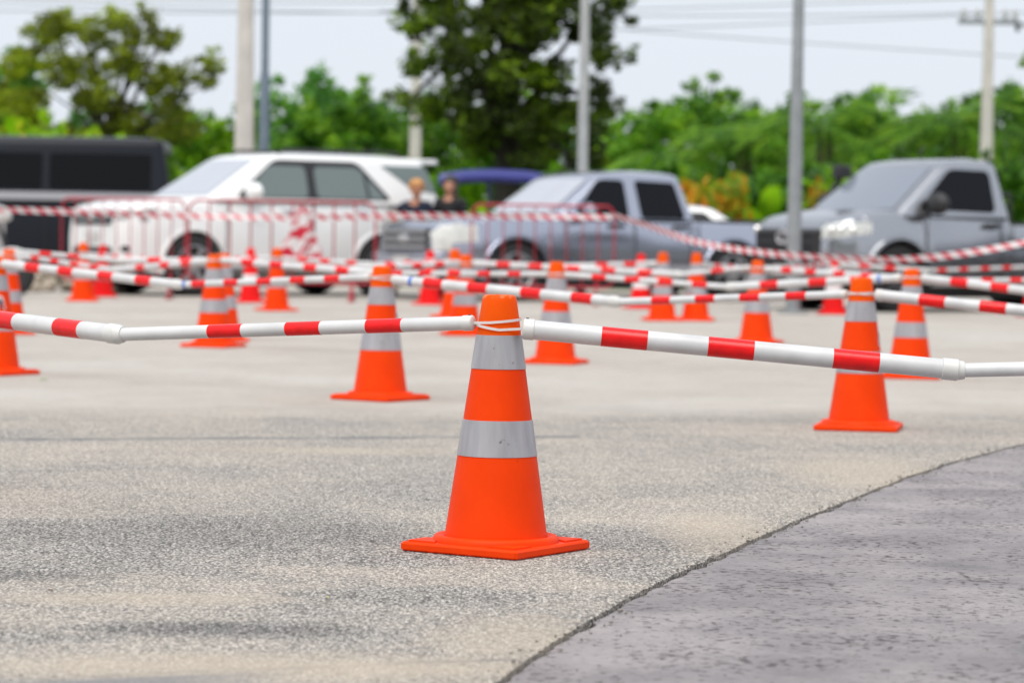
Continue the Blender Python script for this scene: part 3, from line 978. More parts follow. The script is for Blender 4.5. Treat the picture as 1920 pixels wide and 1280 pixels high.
# ---- white sport utility car
def white_suv():
    o = place('parked_suv', 'white sport utility car with roof rails parked behind the red fence', (-4.15, 36.5), 1.40, .80, rz=R(180 + 35), scale=1.03)
    ar = [(1.40, .38, .44), (-1.38, .38, .44)]
    zt = [(-2.36, 1.05), (-2.30, 1.20), (-1.0, 1.215), (.95, 1.22), (1.25, 1.21), (1.7, 1.19), (2.05, 1.15), (2.22, 1.10), (2.30, 1.02), (2.34, .90)]
    zb = [(-2.36, .55), (-2.2, .38), (-1.9, .28), (1.9, .28), (2.15, .34), (2.34, .44)]
    w = [(-2.36, .80), (-2.25, .88), (-2.0, .91), (1.7, .92), (2.0, .89), (2.18, .83), (2.28, .74), (2.34, .64)]
    P(o, 'body', car_body(-2.36, 2.34, zb, zt, w, ar), 'white_paint')
    P(o, 'underbody', box(-2.15, 2.1, -.72, .72, .17, .95), 'trim')
    cab = Cab(-2.34, 1.18, .885, 1.19, -2.10, .24, .70, 1.80)
    cb = P(o, 'cabin', cab.mesh(), 'white_paint', 40)
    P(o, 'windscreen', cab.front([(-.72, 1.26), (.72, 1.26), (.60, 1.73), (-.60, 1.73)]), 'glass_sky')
    for sg in (1, -1):
        P(o, 'front_window', cab.side([(.68, 1.25), (-.27, 1.25), (-.27, 1.66), (.26, 1.66)], sg, .009, .08), 'glass_grey')
        P(o, 'rear_window', cab.side([(-.40, 1.25), (-1.45, 1.26), (-1.06, 1.66), (-.40, 1.66)], sg, .009, .08), 'glass_grey')
        P(o, 'window_frame', cab.side([(.80, 1.235), (-1.54, 1.24), (-1.07, 1.735), (.17, 1.735)], sg, .004, .10), 'trim')
        P(o, 'window_divider', cab.side([(-1.16, 1.25), (-1.20, 1.25), (-1.17, 1.62), (-1.13, 1.62)], sg, .012, .01), 'trim')
        P(o, 'quarter_window', cab.side([(-1.42, 1.70), (-2.12, 1.70), (-2.24, 1.35), (-1.86, 1.40)], sg, r=.04), 'glass_grey')
        rl = P(o, 'roof_rail', tube([(.05, sg * .60, 1.80), (-.05, sg * .60, 1.87), (-1.75, sg * .60, 1.87), (-1.85, sg * .60, 1.80)], .02, 8), 'trim')
        P(o, 'headlamp', body_patch(-2.36, 2.34, zb, zt, w, ar, lambda x, y, z: x > 1.92 and y * sg > .46 and .93 + (2.3 - x) * .12 < z < 1.055 + (2.3 - x) * .08), 'lamp_grey', 60)
        P(o, 'headlamp_reflector', ellipsoid((2.25, sg * .66, 1.0), (.05, .06, .055)), 'bulb', 60)
        P(o, 'fog_lamp', ellipsoid((2.23, sg * .70, .58), (.08, .09, .06)), 'trim', 60)
        mirror(o, .62, sg * .90, 1.28, 'white_paint', 1.3)
        for xa, za, ra in ar:
            P(o, 'wheel_arch', arch_lip(xa, za, ra, sg * .905), 'white_paint', 40)
            wheel(o, xa, sg * .80, .385, .26, 'rim')
        for hx in (.02, -1.05):
            P(o, 'door_handle', box(hx - .11, hx + .11, sg * .90 - .03, sg * .90 + .03, 1.07, 1.10, .01), 'chrome')
        for sx, ln in ((.95, -.02), (-.33, .0), (-1.32, -.2)):
            seam_line(o, sx, sg * .921, .42 if sx > -1 else .85, 1.2, ln)
        P(o, 'side_step', box(-.92, .92, sg * .86 - .09, sg * .86 + .09, .30, .35, .02), 'trim')
        P(o, 'tail_lamp', ellipsoid((-2.27, sg * .80, 1.10), (.09, .08, .16)), 'taillamp', 60)
    gr = P(o, 'grille', box(2.22, 2.356, -.52, .52, .87, 1.06, .02), 'trim')
    for z in (.93, 1.0): P(o, 'grille_bar', box(2.356, 2.368, -.46, .46, z - .007, z + .007), 'chrome', parent=gr)
    P(o, 'emblem', ellipsoid((2.374, 0, .965), (.012, .07, .048)), 'chrome', 60, parent=gr)
    P(o, 'bonnet_scoop', box(1.15, 1.50, -.30, .30, 1.19, 1.235, .03), 'white_paint')
    P(o, 'front_intake', box(2.25, 2.362, -.52, .52, .46, .60, .02), 'trim')
    P(o, 'number_plate', box(2.345, 2.365, -.17, .17, .68, .79), 'plate')
    P(o, 'rear_spoiler', box(-2.40, -2.02, -.64, .64, 1.735, 1.80, .025), 'white_paint')
    P(o, 'rear_glass', cab.rear([(-.62, 1.30), (.62, 1.30), (.54, 1.68), (-.54, 1.68)]), 'glass_grey')
    P(o, 'wiper', tube([(1.16, -.5, 1.22), (1.07, .2, 1.285)], .012, 6), 'trim')
white_suv()

# ---- lavender grey double cab pickup
def lavender_pickup():
    o = place('parked_pickup', 'lavender grey double cab pickup with dark windows in the middle', (-.02, 36.4), 1.55 * 1.08, .76, rz=R(180 + 33), scale=1.02)
    o.scale = (1.02 * 1.08, 1.02, 1.02)
    o['category'] = 'pickup truck'
    ar = [(1.55, .37, .43), (-1.60, .37, .43)]
    zt = [(-2.72, 1.02), (-1.02, 1.04), (-1.0, 1.08), (.85, 1.08), (1.2, 1.09), (1.7, 1.07), (2.15, 1.02), (2.45, .95), (2.56, .82)]
    zb = [(-2.72, .50), (-2.5, .42), (-1.9, .30), (1.9, .28), (2.4, .33), (2.56, .44)]
    w = [(-2.72, .84), (-2.6, .87), (-1, .885), (1.7, .89), (2.15, .87), (2.40, .81), (2.50, .73), (2.56, .64)]
    P(o, 'body', car_body(-2.72, 2.56, zb, zt, w, ar), 'lavender_paint')
    P(o, 'underbody', box(-2.5, 2.15, -.70, .70, .16, .88), 'trim')
    P(o, 'bed_floor', box(-2.66, -1.12, -.74, .74, 1.02, 1.075, .01), 'trim')
    cab = Cab(-1.06, 1.00, .86, 1.06, -.88, .26, .70, 1.65, .13, .17)
    P(o, 'cabin', cab.mesh(), 'lavender_paint', 40)
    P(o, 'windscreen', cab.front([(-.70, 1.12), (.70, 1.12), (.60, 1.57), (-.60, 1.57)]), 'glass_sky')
    for sg in (1, -1):
        P(o, 'front_window', cab.side([(.74, 1.11), (-.05, 1.07), (-.03, 1.56), (.33, 1.56)], sg, r=.07), 'glass_dark')
        P(o, 'rear_window', cab.side([(-.23, 1.07), (-.88, 1.07), (-.77, 1.54), (-.19, 1.56)], sg, r=.05), 'glass_dark')
        P(o, 'headlamp', body_patch(-2.72, 2.56, zb, zt, w, ar, lambda x, y, z: x > 2.08 and y * sg > .56 and .63 + (2.5 - x) * .35 < z < .93 + (2.5 - x) * .1), 'lamp', 60)
        P(o, 'headlamp_reflector', ellipsoid((2.43, sg * .68, .80), (.05, .06, .07)), 'bulb', 60)
        mirror(o, .62, sg * .86, 1.13, 'lavender_paint', 1.0)
        for xa, za, ra in ar:
            P(o, 'wheel_arch', arch_lip(xa, za, ra, sg * .875), 'lavender_paint', 40)
            wheel(o, xa, sg * .76, .37, .25, 'rim', 6)
        for hx in (.14, -.80):
            P(o, 'door_handle', box(hx - .11, hx + .11, sg * .885 - .03, sg * .885 + .028, .95, .99, .01), 'trim')
        for sx in (.86, -.13, -.95):
            seam_line(o, sx, sg * .889, .42, 1.06)
        seam_line(o, -1.07, sg * .884, .42, 1.04)
        P(o, 'tail_lamp', box(-2.73, -2.62, sg * .80 - .06, sg * .80 + .06, .72, 1.0, .02), 'taillamp')
    gr = P(o, 'grille', box(2.46, 2.585, -.54, .54, .62, .90, .02), 'trim')
    for z in (.67, .765, .86): P(o, 'grille_bar', box(2.585, 2.60, -.53, .53, z - .024, z + .024), 'silver_paint', parent=gr)
    P(o, 'emblem', ellipsoid((2.60, 0, .77), (.014, .13, .055)), 'chrome', 60, parent=gr)
    P(o, 'bumper', box(2.38, 2.62, -.76, .76, .40, .60, .05), 'lavender_paint')
    P(o, 'number_plate', box(2.62, 2.635, -.17, .17, .44, .55), 'plate')
    P(o, 'tailgate', box(-2.75, -2.70, -.70, .70, .62, 1.02, .01), 'lavender_paint')
    P(o, 'rear_glass', cab.rear([(-.58, 1.14), (.58, 1.14), (.50, 1.50), (-.50, 1.50)]), 'glass_dark')
lavender_pickup()

# ---- silver single cab pickup
def silver_pickup():
    o = place('parked_pickup', 'silver grey single cab pickup with black mirrors on the right', (4.505, 33.8), 1.52, .77, scale=1.06)
    o['category'] = 'pickup truck'
    ar = [(1.52, .38, .44), (-1.56, .38, .44)]
    zt = [(-2.75, .98), (-.14, 1.0), (-.10, 1.10), (.95, 1.13), (1.5, 1.14), (1.8, 1.11), (2.12, 1.05), (2.32, .98), (2.42, .84)]
    zb = [(-2.75, .50), (-2.5, .42), (-1.9, .31), (1.9, .28), (2.2, .33), (2.42, .44)]
    w = [(-2.75, .84), (-2.6, .87), (-1, .89), (1.7, .91), (2.05, .88), (2.25, .80), (2.36, .68), (2.42, .56)]
    P(o, 'body', car_body(-2.75, 2.42, zb, zt, w, ar), 'silver_paint')
    P(o, 'underbody', box(-2.5, 2.2, -.72, .72, .16, .88), 'trim')
    P(o, 'bed_floor', box(-2.7, -.18, -.76, .76, .98, 1.03, .01), 'trim')
    cab = Cab(-.14, 1.56, .88, 1.08, -.02, .74, .72, 1.72, .14)
    P(o, 'cabin', cab.mesh(), 'silver_paint', 40)
    P(o, 'windscreen', cab.front([(-.74, 1.15), (.74, 1.15), (.62, 1.64), (-.62, 1.64)]), 'glass_sky2')
    for sg in (1, -1):
        P(o, 'door_window', cab.side([(1.24, 1.16), (.12, 1.13), (.14, 1.61), (.72, 1.62)], sg, r=.08), 'glass_dark')
        P(o, 'headlamp', body_patch(-2.75, 2.42, zb, zt, w, ar, lambda x, y, z: x > 1.90 and y * sg > .52 and .82 + (2.4 - x) * .10 < z < .95 + (2.4 - x) * .12), 'lamp', 60)
        for k, (hx, hy) in enumerate(((2.33, .70), (2.25, .77), (2.13, .83))):
            P(o, 'headlamp_reflector', ellipsoid((hx, sg * hy, .91), (.045, .045, .045)), 'bulb', 60)
        P(o, 'fog_lamp', ellipsoid((2.27, sg * .70, .58), (.05, .06, .07)), 'trim', 60)
        mirror(o, 1.08, sg * .88, 1.19, 'trim', 1.35)
        for xa, za, ra in ar:
            P(o, 'wheel_arch', arch_lip(xa, za, ra, sg * .895), 'silver_paint', 40)
            wheel(o, xa, sg * .77, .375, .25, 'steel_rim', 8)
        P(o, 'door_handle', box(.08, .30, sg * .905 - .03, sg * .905 + .03, .96, 1.01, .01), 'trim')
        seam_line(o, 1.14, sg * .909, .42, 1.08)
        seam_line(o, .04, sg * .90, .42, 1.08)
        seam_line(o, -.135, sg * .893, .42, 1.0)
        P(o, 'tail_lamp', box(-2.76, -2.65, sg * .80 - .06, sg * .80 + .06, .68, .96, .02), 'taillamp')
    gr = P(o, 'grille', box(2.30, 2.455, -.60, .60, .50, .92, .05), 'trim')
    for z in (.64, .72, .84): P(o, 'grille_bar', box(2.455, 2.468, -.50, .50, z - .012, z + .012), 'black_paint', parent=gr)
    v, f = tube([(2.475, .11 * math.cos(a), .82 + .075 * math.sin(a)) for a in np.linspace(0, 2 * math.pi, 21)], .016, 6)
    v2, f2 = tube([(2.475, .05 * math.cos(a), .82 + .070 * math.sin(a)) for a in np.linspace(0, 2 * math.pi, 21)], .012, 6)
    P(o, 'emblem', join((v, f), (v2, f2)), 'chrome', 60, parent=gr)
    P(o, 'bumper', box(2.26, 2.47, -.80, .80, .36, .50, .05), 'silver_paint')
    P(o, 'number_plate', box(2.47, 2.485, -.17, .17, .40, .51), 'plate')
    P(o, 'rear_rack', tube([(-.22, -.72, 1.0), (-.22, -.72, 1.35), (-.22, .72, 1.35), (-.22, .72, 1.0)], .025, 8), 'trim')
    P(o, 'snorkel', join(tube([(1.35, -.90, 1.08), (1.12, -.86, 1.40), (1.02, -.83, 1.56)], .035, 8), box(.92, 1.14, -.90, -.76, 1.52, 1.68, .03)), 'trim')
    P(o, 'antenna', tube([(.55, .0, 1.80), (.47, 0, 1.90)], .012, 6), 'trim')
silver_pickup()

# ---- black high-roof van
def black_van():
    o = thing('parked_van', 'long black high roof van with a silver side stripe at far left', 'van', (-7.75, 42.9, .05), R(180 + 2))
    ar = [(1.55, .36, .42), (-1.55, .36, .42)]
    zt = [(-2.65, 1.32), (2.0, 1.34), (2.4, 1.2), (2.6, 1.0)]
    zb = [(-2.65, .45), (-2.4, .36), (2.2, .33), (2.6, .45)]
    w = [(-2.65, .86), (-2.5, .93), (2.0, .93), (2.4, .85), (2.6, .7)]
    P(o, 'body', car_body(-2.65, 2.6, zb, zt, w, ar), 'black_paint')
    P(o, 'underbody', box(-2.4, 2.2, -.74, .74, .17, .9), 'trim')
    cab = Cab(-2.64, 2.2, .925, 1.31, -2.50, 1.35, .80, 2.18, .10)
    P(o, 'cabin', cab.mesh(), 'black_paint', 40)
    P(o, 'windscreen', cab.front([(-.78, 1.36), (.78, 1.36), (.68, 2.0), (-.68, 2.0)]), 'glass_black')
    for sg in (1, -1):
        for a, b_ in ((1.75, .75), (.65, -.75), (-.85, -2.35)):
            P(o, 'side_window', cab.side([(a, 1.42), (b_, 1.42), (b_, 1.96), (a if a < 1.7 else 1.35, 1.96)], sg, r=.06), 'glass_black')
        P(o, 'side_stripe', box(-2.5, 2.0, sg * .925 - .02, sg * .925 + .018, 1.26, 1.38, .012), 'stripe')
        for xa, za, ra in ar: wheel(o, xa, sg * .80, .35, .23, 'steel_rim', 8)
        P(o, 'tail_lamp', box(-2.68, -2.58, sg * .86 - .05, sg * .86 + .05, .85, 1.25, .02), 'taillamp')
        P(o, 'headlamp', ellipsoid((2.42, sg * .68, .95), (.14, .16, .12)), 'lamp', 60)
        mirror(o, 1.85, sg * .92, 1.5, 'black_paint', 1.2)
        seam_line(o, .70, sg * .935, .45, 1.3); seam_line(o, -.80, sg * .935, .45, 1.3)
    P(o, 'rear_bumper', box(-2.78, -2.6, -.85, .85, .42, .62, .04), 'trim')
    P(o, 'rear_glass', cab.rear([(-.7, 1.42), (.7, 1.42), (.64, 2.0), (-.64, 2.0)]), 'glass_black')
black_van()

# ---- plain saloon for the two cars of which little shows
def saloon(name, label, loc, rz, paint, roof=1.40, scale=1.0):
    o = thing(name, label, 'car', loc, rz)
    o.scale = (scale,) * 3
    ar = [(1.30, .31, .36), (-1.28, .31, .36)]
    k = roof / 1.40
    zt = [(-2.2, .92 * k), (-1.5, .96 * k), (1.0, .93 * k), (1.6, .86 * k), (2.05, .76 * k), (2.2, .62 * k)]
    zb = [(-2.2, .42), (-2.0, .28), (1.9, .24), (2.2, .36)]
    w = [(-2.2, .72), (-2.0, .82), (1.6, .85), (1.95, .80), (2.12, .68), (2.2, .55)]
    P(o, 'body', car_body(-2.2, 2.2, zb, zt, w, ar, .24), paint)
    P(o, 'underbody', box(-1.95, 1.9, -.62, .62, .20, .7), 'trim')
    cab = Cab(-1.75, 1.15, .80, .92 * k, -1.05, .22, .60, roof, .14)
    P(o, 'cabin', cab.mesh(), paint, 40)
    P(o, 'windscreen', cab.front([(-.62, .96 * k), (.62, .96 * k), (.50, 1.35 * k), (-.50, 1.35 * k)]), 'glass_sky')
    P(o, 'rear_glass', cab.rear([(-.60, .98 * k), (.60, .98 * k), (.48, 1.34 * k), (-.48, 1.34 * k)]), 'glass_dark')
    for sg in (1, -1):
        P(o, 'front_window', cab.side([(.80, .96 * k), (-.15, .96 * k), (-.15, 1.33 * k), (.25, 1.33 * k)], sg), 'glass_dark')
        P(o, 'rear_window', cab.side([(-.24, .96 * k), (-1.35, .97 * k), (-.95, 1.33 * k), (-.24, 1.33 * k)], sg), 'glass_dark')
        P(o, 'headlamp', ellipsoid((1.97, sg * .62, .68 * k), (.17, .15, .08)), 'lamp', 60)
        P(o, 'tail_lamp', ellipsoid((-2.1, sg * .64, .80 * k), (.10, .14, .09)), 'taillamp', 60)
        mirror(o, .72, sg * .82, 1.0 * k, paint, .85)
        for xa, za, ra in ar: wheel(o, xa, sg * .74, .31, .21, 'rim', 5)
    gr = P(o, 'grille', box(2.10, 2.20, -.42, .42, .48 * k, .66 * k, .02), 'trim')
    for z in (.51, .57, .63): P(o, 'grille_bar', box(2.20, 2.215, -.40, .40, z * k - .012, z * k + .012), 'chrome', parent=gr)
    return o
saloon('parked_car', 'white car whose roof shows behind the lavender pickup bed', (1.80, 41.8, .05), R(180), 'white_paint', 1.29)
saloon('parked_car', 'silver car nose cut off by the right edge', (8.30, 33.9, .05), HEAD + R(4), 'silver_paint', 1.42)

# ---- blue roofed three-wheeler behind the pickup
def three_wheeler():
    o = thing('three_wheeler', 'blue roofed open sided three wheeler behind the lavender pickup bonnet', 'tuk tuk', (-.26, 41.2, -.08), R(180))
    o.scale = (.86, 1, 1)
    v, f = [], []
    xs = [-.95, -.85, -.5, 0, .5, .8, .95]
    for x in xs:
        zc = 1.86 - .16 * max(0, (abs(x) - .3)) ** 1.5
        for y, dz in ((-.62, -.10), (-.60, -.02), (-.3, .05), (0, .07), (.3, .05), (.60, -.02), (.62, -.10)):
            v.append((x, y, zc + dz))
    for i in range(len(xs) - 1):
        for k in range(6): f.append((i * 7 + k, i * 7 + k + 1, i * 7 + 8 + k, i * 7 + 7 + k))
    rf = P(o, 'roof', (v, f), 'blue_paint', 50)
    m_ = rf.modifiers.new('thickness', 'SOLIDIFY'); m_.thickness = .06; m_.offset = 1
    for sx, sy in ((-.82, .56), (-.82, -.56), (.12, .58), (.12, -.58), (.80, .50), (.80, -.50)):
        P(o, 'post', tube([(sx, sy, .7), (sx * .98, sy, 1.78)], .028, 8), 'navy_print')
    P(o, 'body', box(-.98, .30, -.60, .60, .32, .98, .06), 'blue_paint')
    P(o, 'bench', box(-.80, -.25, -.52, .52, .98, 1.04, .03), 'trim')
    P(o, 'front_cowl', box(.72, 1.05, -.42, .42, .35, 1.05, .08), 'blue_paint')
    P(o, 'floor', box(.2, .9, -.45, .45, .30, .36, .02), 'trim')
    P(o, 'headlamp', ellipsoid((1.08, 0, .95), (.06, .1, .1)), 'lamp', 60)
    P(o, 'handlebar', tube([(.62, -.35, 1.1), (.68, 0, 1.06), (.62, .35, 1.1)], .018, 8), 'trim')
    wheel(o, -.55, .56, .24, .14, 'steel_rim', 5); wheel(o, -.55, -.56, .24, .14, 'steel_rim', 5); wheel(o, .95, .001, .24, .13, 'steel_rim', 5)
three_wheeler()

# ---- white scooter at the very left edge
def scooter():
    o = thing('motor_scooter', 'white motor scooter front cut off by the left edge', 'scooter', (-6.72, 34.9, .05), R(-12))
    P(o, 'front_shield', prism([(.34, y, z) for y, z in roundpoly([(-.20, .45), (.20, .45), (.17, .95), (-.17, .95)], .08)], (.10, 0, .0)), 'white_paint')
    P(o, 'headset', ellipsoid((.42, 0, 1.0), (.14, .20, .11)), 'white_paint', 60)
    P(o, 'headlamp', ellipsoid((.54, 0, .98), (.05, .10, .07)), 'lamp', 60)
    P(o, 'front_fender', ellipsoid((.60, 0, .48), (.24, .09, .12)), 'white_paint', 60)
    P(o, 'footboard', box(-.1, .36, -.18, .18, .30, .36, .02), 'trim')
    P(o, 'tail_body', ellipsoid((-.40, 0, .62), (.45, .18, .18)), 'white_paint', 60)
    P(o, 'seat', ellipsoid((-.40, 0, .80), (.38, .14, .06)), 'trim', 60)
    P(o, 'handlebar', tube([(.30, -.32, 1.06), (.40, 0, 1.04), (.30, .32, 1.06)], .018, 8), 'trim')
    P(o, 'fork', tube([(.42, 0, .95), (.62, 0, .28)], .03, 8), 'trim')
    wheel(o, .63, .001, .27, .11, 'rim', 5); wheel(o, -.62, .001, .27, .11, 'rim', 5)
scooter()

# =================================================================== red crowd fences
def fence_proto():
    L, Ht = 2.28, 1.21
    o = thing('crowd_fence', '', 'fence', (0, 0, 0))
    rc = .14
    fr = []
    for cx, cz, a0 in ((L - rc, Ht - rc, 90), (L - rc, .22 + rc, 0), (rc, .22 + rc, -90), (rc, Ht - rc, -180)):
        for i in range(7):
            a = R(a0 - 90 * i / 6)
            fr.append((cx + rc * math.cos(a), 0, cz + rc * math.sin(a)))
    fr.append(fr[0])
    P(o, 'frame', tube(fr, .015, 8), 'fence_red', 60)
    me = mesh_from('bar', *tube([(0, 0, .235), (0, 0, Ht - .012)], .0115, 6), 60)
    for i in range(8):
        add('bar', me, M['fence_red'], o, (.2533 * (i + 1), 0, 0))
    ft = mesh_from('foot', *join(tube([(0, 0, .30), (0, -.02, .20), (0, -.24, .012)], .018, 8), tube([(0, 0, .30), (0, .02, .20), (0, .24, .012)], .018, 8), box(-.03, .03, -.30, .30, .003, .022)), 60)
    for x in (.28, L - .28): add('foot', ft, M['fence_red'], o, (x, 0, 0))
    return o
fp = fence_proto()
FENCES = [((-5.50, 34.62), 1.0, .66, 'short red crowd fence in front of the white car bonnet and headlamp'),
          ((-3.96, 34.66), -1.0, 1.0, 'longest red crowd fence, before the white car doors, crumpled tape on it'),
          ((-.51, 34.60), -.5, .76, 'red crowd fence in front of the lavender pickup front wheel and door')]
for i, ((x, y), a, k, lab) in enumerate(FENCES):
    o = fp if i == 0 else copy_tree(fp)
    o.location = (x, y, gz(y))
    o.rotation_euler = (0, 0, R(a))
    o.scale = (k, 1, 1)
    tag(o, lab, 'fence', 'red crowd fences in front of the parked cars')

# =================================================================== warning tape
def tape_material():
    m, n, l, b = new_mat('warning_tape')
    uv = n.new('ShaderNodeUVMap'); uv.uv_map = 'UVMap'
    sp = n.new('ShaderNodeSeparateXYZ')
    l.new(uv.outputs[0], sp.inputs[0])
    ad = n.new('ShaderNodeMath'); ad.operation = 'MULTIPLY_ADD'; ad.inputs[1].default_value = .55
    l.new(sp.outputs['Y'], ad.inputs[0]); l.new(sp.outputs['X'], ad.inputs[2])
    fr = n.new('ShaderNodeMath'); fr.operation = 'FRACT'; l.new(ad.outputs[0], fr.inputs[0])
    gt = n.new('ShaderNodeMath'); gt.operation = 'GREATER_THAN'; gt.inputs[1].default_value = .52; l.new(fr.outputs[0], gt.inputs[0])
    mx = n.new('ShaderNodeMix'); mx.data_type = 'RGBA'
    mx.inputs['A'].default_value = (.78, .77, .77, 1); mx.inputs['B'].default_value = (.62, .02, .05, 1)
    l.new(gt.outputs[0], mx.inputs['Factor'])
    l.new(mx.outputs['Result'], b.inputs['Base Color'])
    b.inputs['Roughness'].default_value = .35
    return translucent(m, mx.outputs['Result'], .25)
M['tape'] = tape_material()

def ribbon(pts, wd, twist, period=.17):
    """flat film along pts, rolled by twist(s) about its length; UV x counts stripes"""
    pts = [Vector(p) for p in pts]
    v, f, uv = [], [], []
    s = 0
    for i, p in enumerate(pts):
        if i: s += (p - pts[i - 1]).length
        d = (pts[min(i + 1, len(pts) - 1)] - pts[max(i - 1, 0)]).normalized()
        up = Vector((0, 0, 1)) - d * d.z
        up.normalize()
        sd = d.cross(up)
        a = twist(s)
        w = (up * math.cos(a) + sd * math.sin(a)) * wd / 2
        v += [p - w, p, p + w]
        uv += [(s / period, 0), (s / period, .5), (s / period, 1)]
    for i in range(len(pts) - 1):
        for k in range(2): f.append((i * 3 + k, i * 3 + 3 + k, i * 3 + 4 + k, i * 3 + k + 1))
    me = mesh_from('tape', v, f, 60)
    lay = me.uv_layers.new(name='UVMap')
    for lp in me.loops: lay.data[lp.index].uv = uv[lp.vertex_index]
    return me

def smooth_path(pts, n):
    pts = [Vector(p) for p in pts]
    out = []
    for i in range(len(pts) - 1):
        p0, p1, p2, p3 = pts[max(i - 1, 0)], pts[i], pts[i + 1], pts[min(i + 2, len(pts) - 1)]
        for k in range(n):
            t = k / n
            out.append(.5 * ((2 * p1) + (p2 - p0) * t + (2 * p0 - 5 * p1 + 4 * p2 - p3) * t * t + (3 * p1 - p0 - 3 * p2 + p3) * t ** 3))
    return out + [pts[-1]]
tp1 = [(-7.0, 34.5, 1.135), (-6.559, 34.5, 1.120), (-6.174, 34.5, 1.105), (-5.457, 34.5, 1.095), (-4.7, 34.5, 1.081), (-3.931, 34.5, 1.065), (-2.8, 34.5, 1.065), (-1.689, 34.5, 1.095),
       (-1.113, 34.5, 1.115), (.233, 34.5, 1.120), (1.181, 34.5, 1.130)]
tag(add('warning_tape', ribbon(smooth_path(tp1, 14), .070, lambda s: .3 * math.sin(s * 1.3) + .2 * math.sin(s * 3.1)), M['tape']),
    'red and white warning tape strung level along the fence tops', 'warning tape', 'warning tape round the car park')
tp2 = [(1.185, 34.49, 1.16), (1.63, 33.9, 1.019), (2.09, 33.1, 0.856), (2.655, 32.4, 0.756), (3.213, 31.9, 0.707), (4.059, 31.5, 0.681), (4.619, 31.3, 0.721), (5.129, 31.2, 0.799), (5.577, 31.1, 0.894), (6.021, 31.0, 1.0)]
tag(add('warning_tape', ribbon(smooth_path(tp2, 14), .068, lambda s: .5 * math.sin(s * 1.7 + 1), .165), M['tape']),
    'red and white warning tape sagging from the fence corner to the right edge', 'warning tape', 'warning tape round the car park')
# its off-picture end is tied to a steel stake
o = thing('tape_stake', 'grey stake holding the sagging tape beyond the right edge', 'stake', (6.041, 31.0, gz(31)))
P(o, 'stake', tube([(0, 0, 0), (0, 0, 1.15)], .02, 8), 'galv'); P(o, 'base', lathe([(.16, 0), (.16, .03), (.03, .05)], 20), 'trim')
# a bunch of spare tape hung over the fence
v, f, uv = [], [], []
nl, nr = 22, 26
for j in range(nl + 1):
    t = j / nl
    for i in range(nr):
        a = 2 * math.pi * i / nr
        fold = 1 + .34 * math.sin(5 * a + 3 * t) * t + .2 * math.sin(9 * a - 5 * t)
        rr = (.035 + .125 * t ** .8) * fold
        v.append((rr * math.cos(a) * 1.15, rr * math.sin(a) * .55 - .03, .56 - .60 * t + .03 * math.sin(4 * a)))
        uv.append((a * .9 + 2.6 * t + .5 * math.sin(3 * a + 4 * t), t * 1.5))
for j in range(nl):
    for i in range(nr):
        k = (i + 1) % nr
        f.append((j * nr + i, j * nr + k, j * nr + nr + k, j * nr + nr + i))
me = mesh_from('tape_bunch', v, f, 30)
lay = me.uv_layers.new(name='UVMap')
for lp in me.loops: lay.data[lp.index].uv = uv[lp.vertex_index]
tag(add('tape_bunch', me, M['tape'], loc=(-2.57, 34.50, .60), scale=(1.15, 1, 1.05)), 'crumpled bunch of red and white tape hanging on the fence', 'warning tape')

# =================================================================== poles and wires
def post(name, label, base, rings, m, n=16, square=False):
    o = thing(name, label, 'pole', base)
    v, f = [], []
    pr = [(r_, z) for z, r_ in rings]
    if square:
        for r_, z in pr:
            c = r_ * .22
            v += [(x, y * .8, z) for x, y in ((-r_ + c, -r_), (r_ - c, -r_), (r_, -r_ + c), (r_, r_ - c), (r_ - c, r_), (-r_ + c, r_), (-r_, r_ - c), (-r_, -r_ + c))]
        for k in range(len(pr) - 1):
            for i in range(8):
                j = (i + 1) % 8
                f.append((k * 8 + i, k * 8 + j, k * 8 + 8 + j, k * 8 + 8 + i))
        f.append(tuple((len(pr) - 1) * 8 + i for i in range(8)))
    else:
        v, f = lathe(pr, n)
    P(o, 'shaft', (v, f), m, 40)
    return o
o = post('utility_pole', 'thick tapering pale concrete pole behind the white car bonnet', (-4.37, 46, 0), [(-.03, .185), (2.2, .15), (4.6, .118), (9, .085)], 'concrete_pole', square=True)
P(o, 'crossarm', box(-1.0, 1.0, -.05, .05, 8.2, 8.32), 'galv')
o = post('lamp_post', 'thin blue grey stepped steel post right of the thick concrete pole', (-3.875, 44, 0), [(-.03, .085), (3.30, .080), (3.36, .062), (7, .052)], 'galv_blue')
P(o, 'lamp_arm', tube([(0, 0, 7), (.3, 0, 7.3), (1.3, 0, 7.4)], .03, 8), 'galv_blue'); P(o, 'lamp_head', box(1.2, 1.8, -.12, .12, 7.36, 7.46, .03), 'galv')
o = post('utility_pole', 'slim far concrete pole left of the big dark tree', (-2.17, 62, .05), [(-.1, .14), (4.6, .11), (8, .09)], 'concrete_pole', square=True)
o = post('lamp_post', 'pale straight steel post in front of the big dark tree', (1.0, 42, 0), [(-.03, .082), (2.5, .076), (4.4, .068), (7, .055)], 'galv_light')
P(o, 'lamp_head', box(-.3, .3, -.12, .12, 7.0, 7.1, .03), 'galv')
o = post('lamp_post', 'grey steel post standing before the silver pickup bonnet', (3.203, 32.5, .045), [(.03, .10), (.031, .085), (1.5, .078), (3.7, .063), (6.5, .045)], 'galv')
P(o, 'base_plate', box(-.16, .16, -.16, .16, 0, .03, .01), 'galv'); P(o, 'lamp_head', box(-.3, .3, -.12, .12, 6.5, 6.6, .03), 'galv')
o = post('utility_pole', 'far concrete pole with a crossarm at the upper right', (9.26, 56, .05), [(-.1, .14), (2.6, .115), (5.7, .082), (7.2, .075)], 'concrete_pole', square=True)
P(o, 'crossarm', box(-.60, .56, -.06, .06, 5.137, 5.236), 'galv')
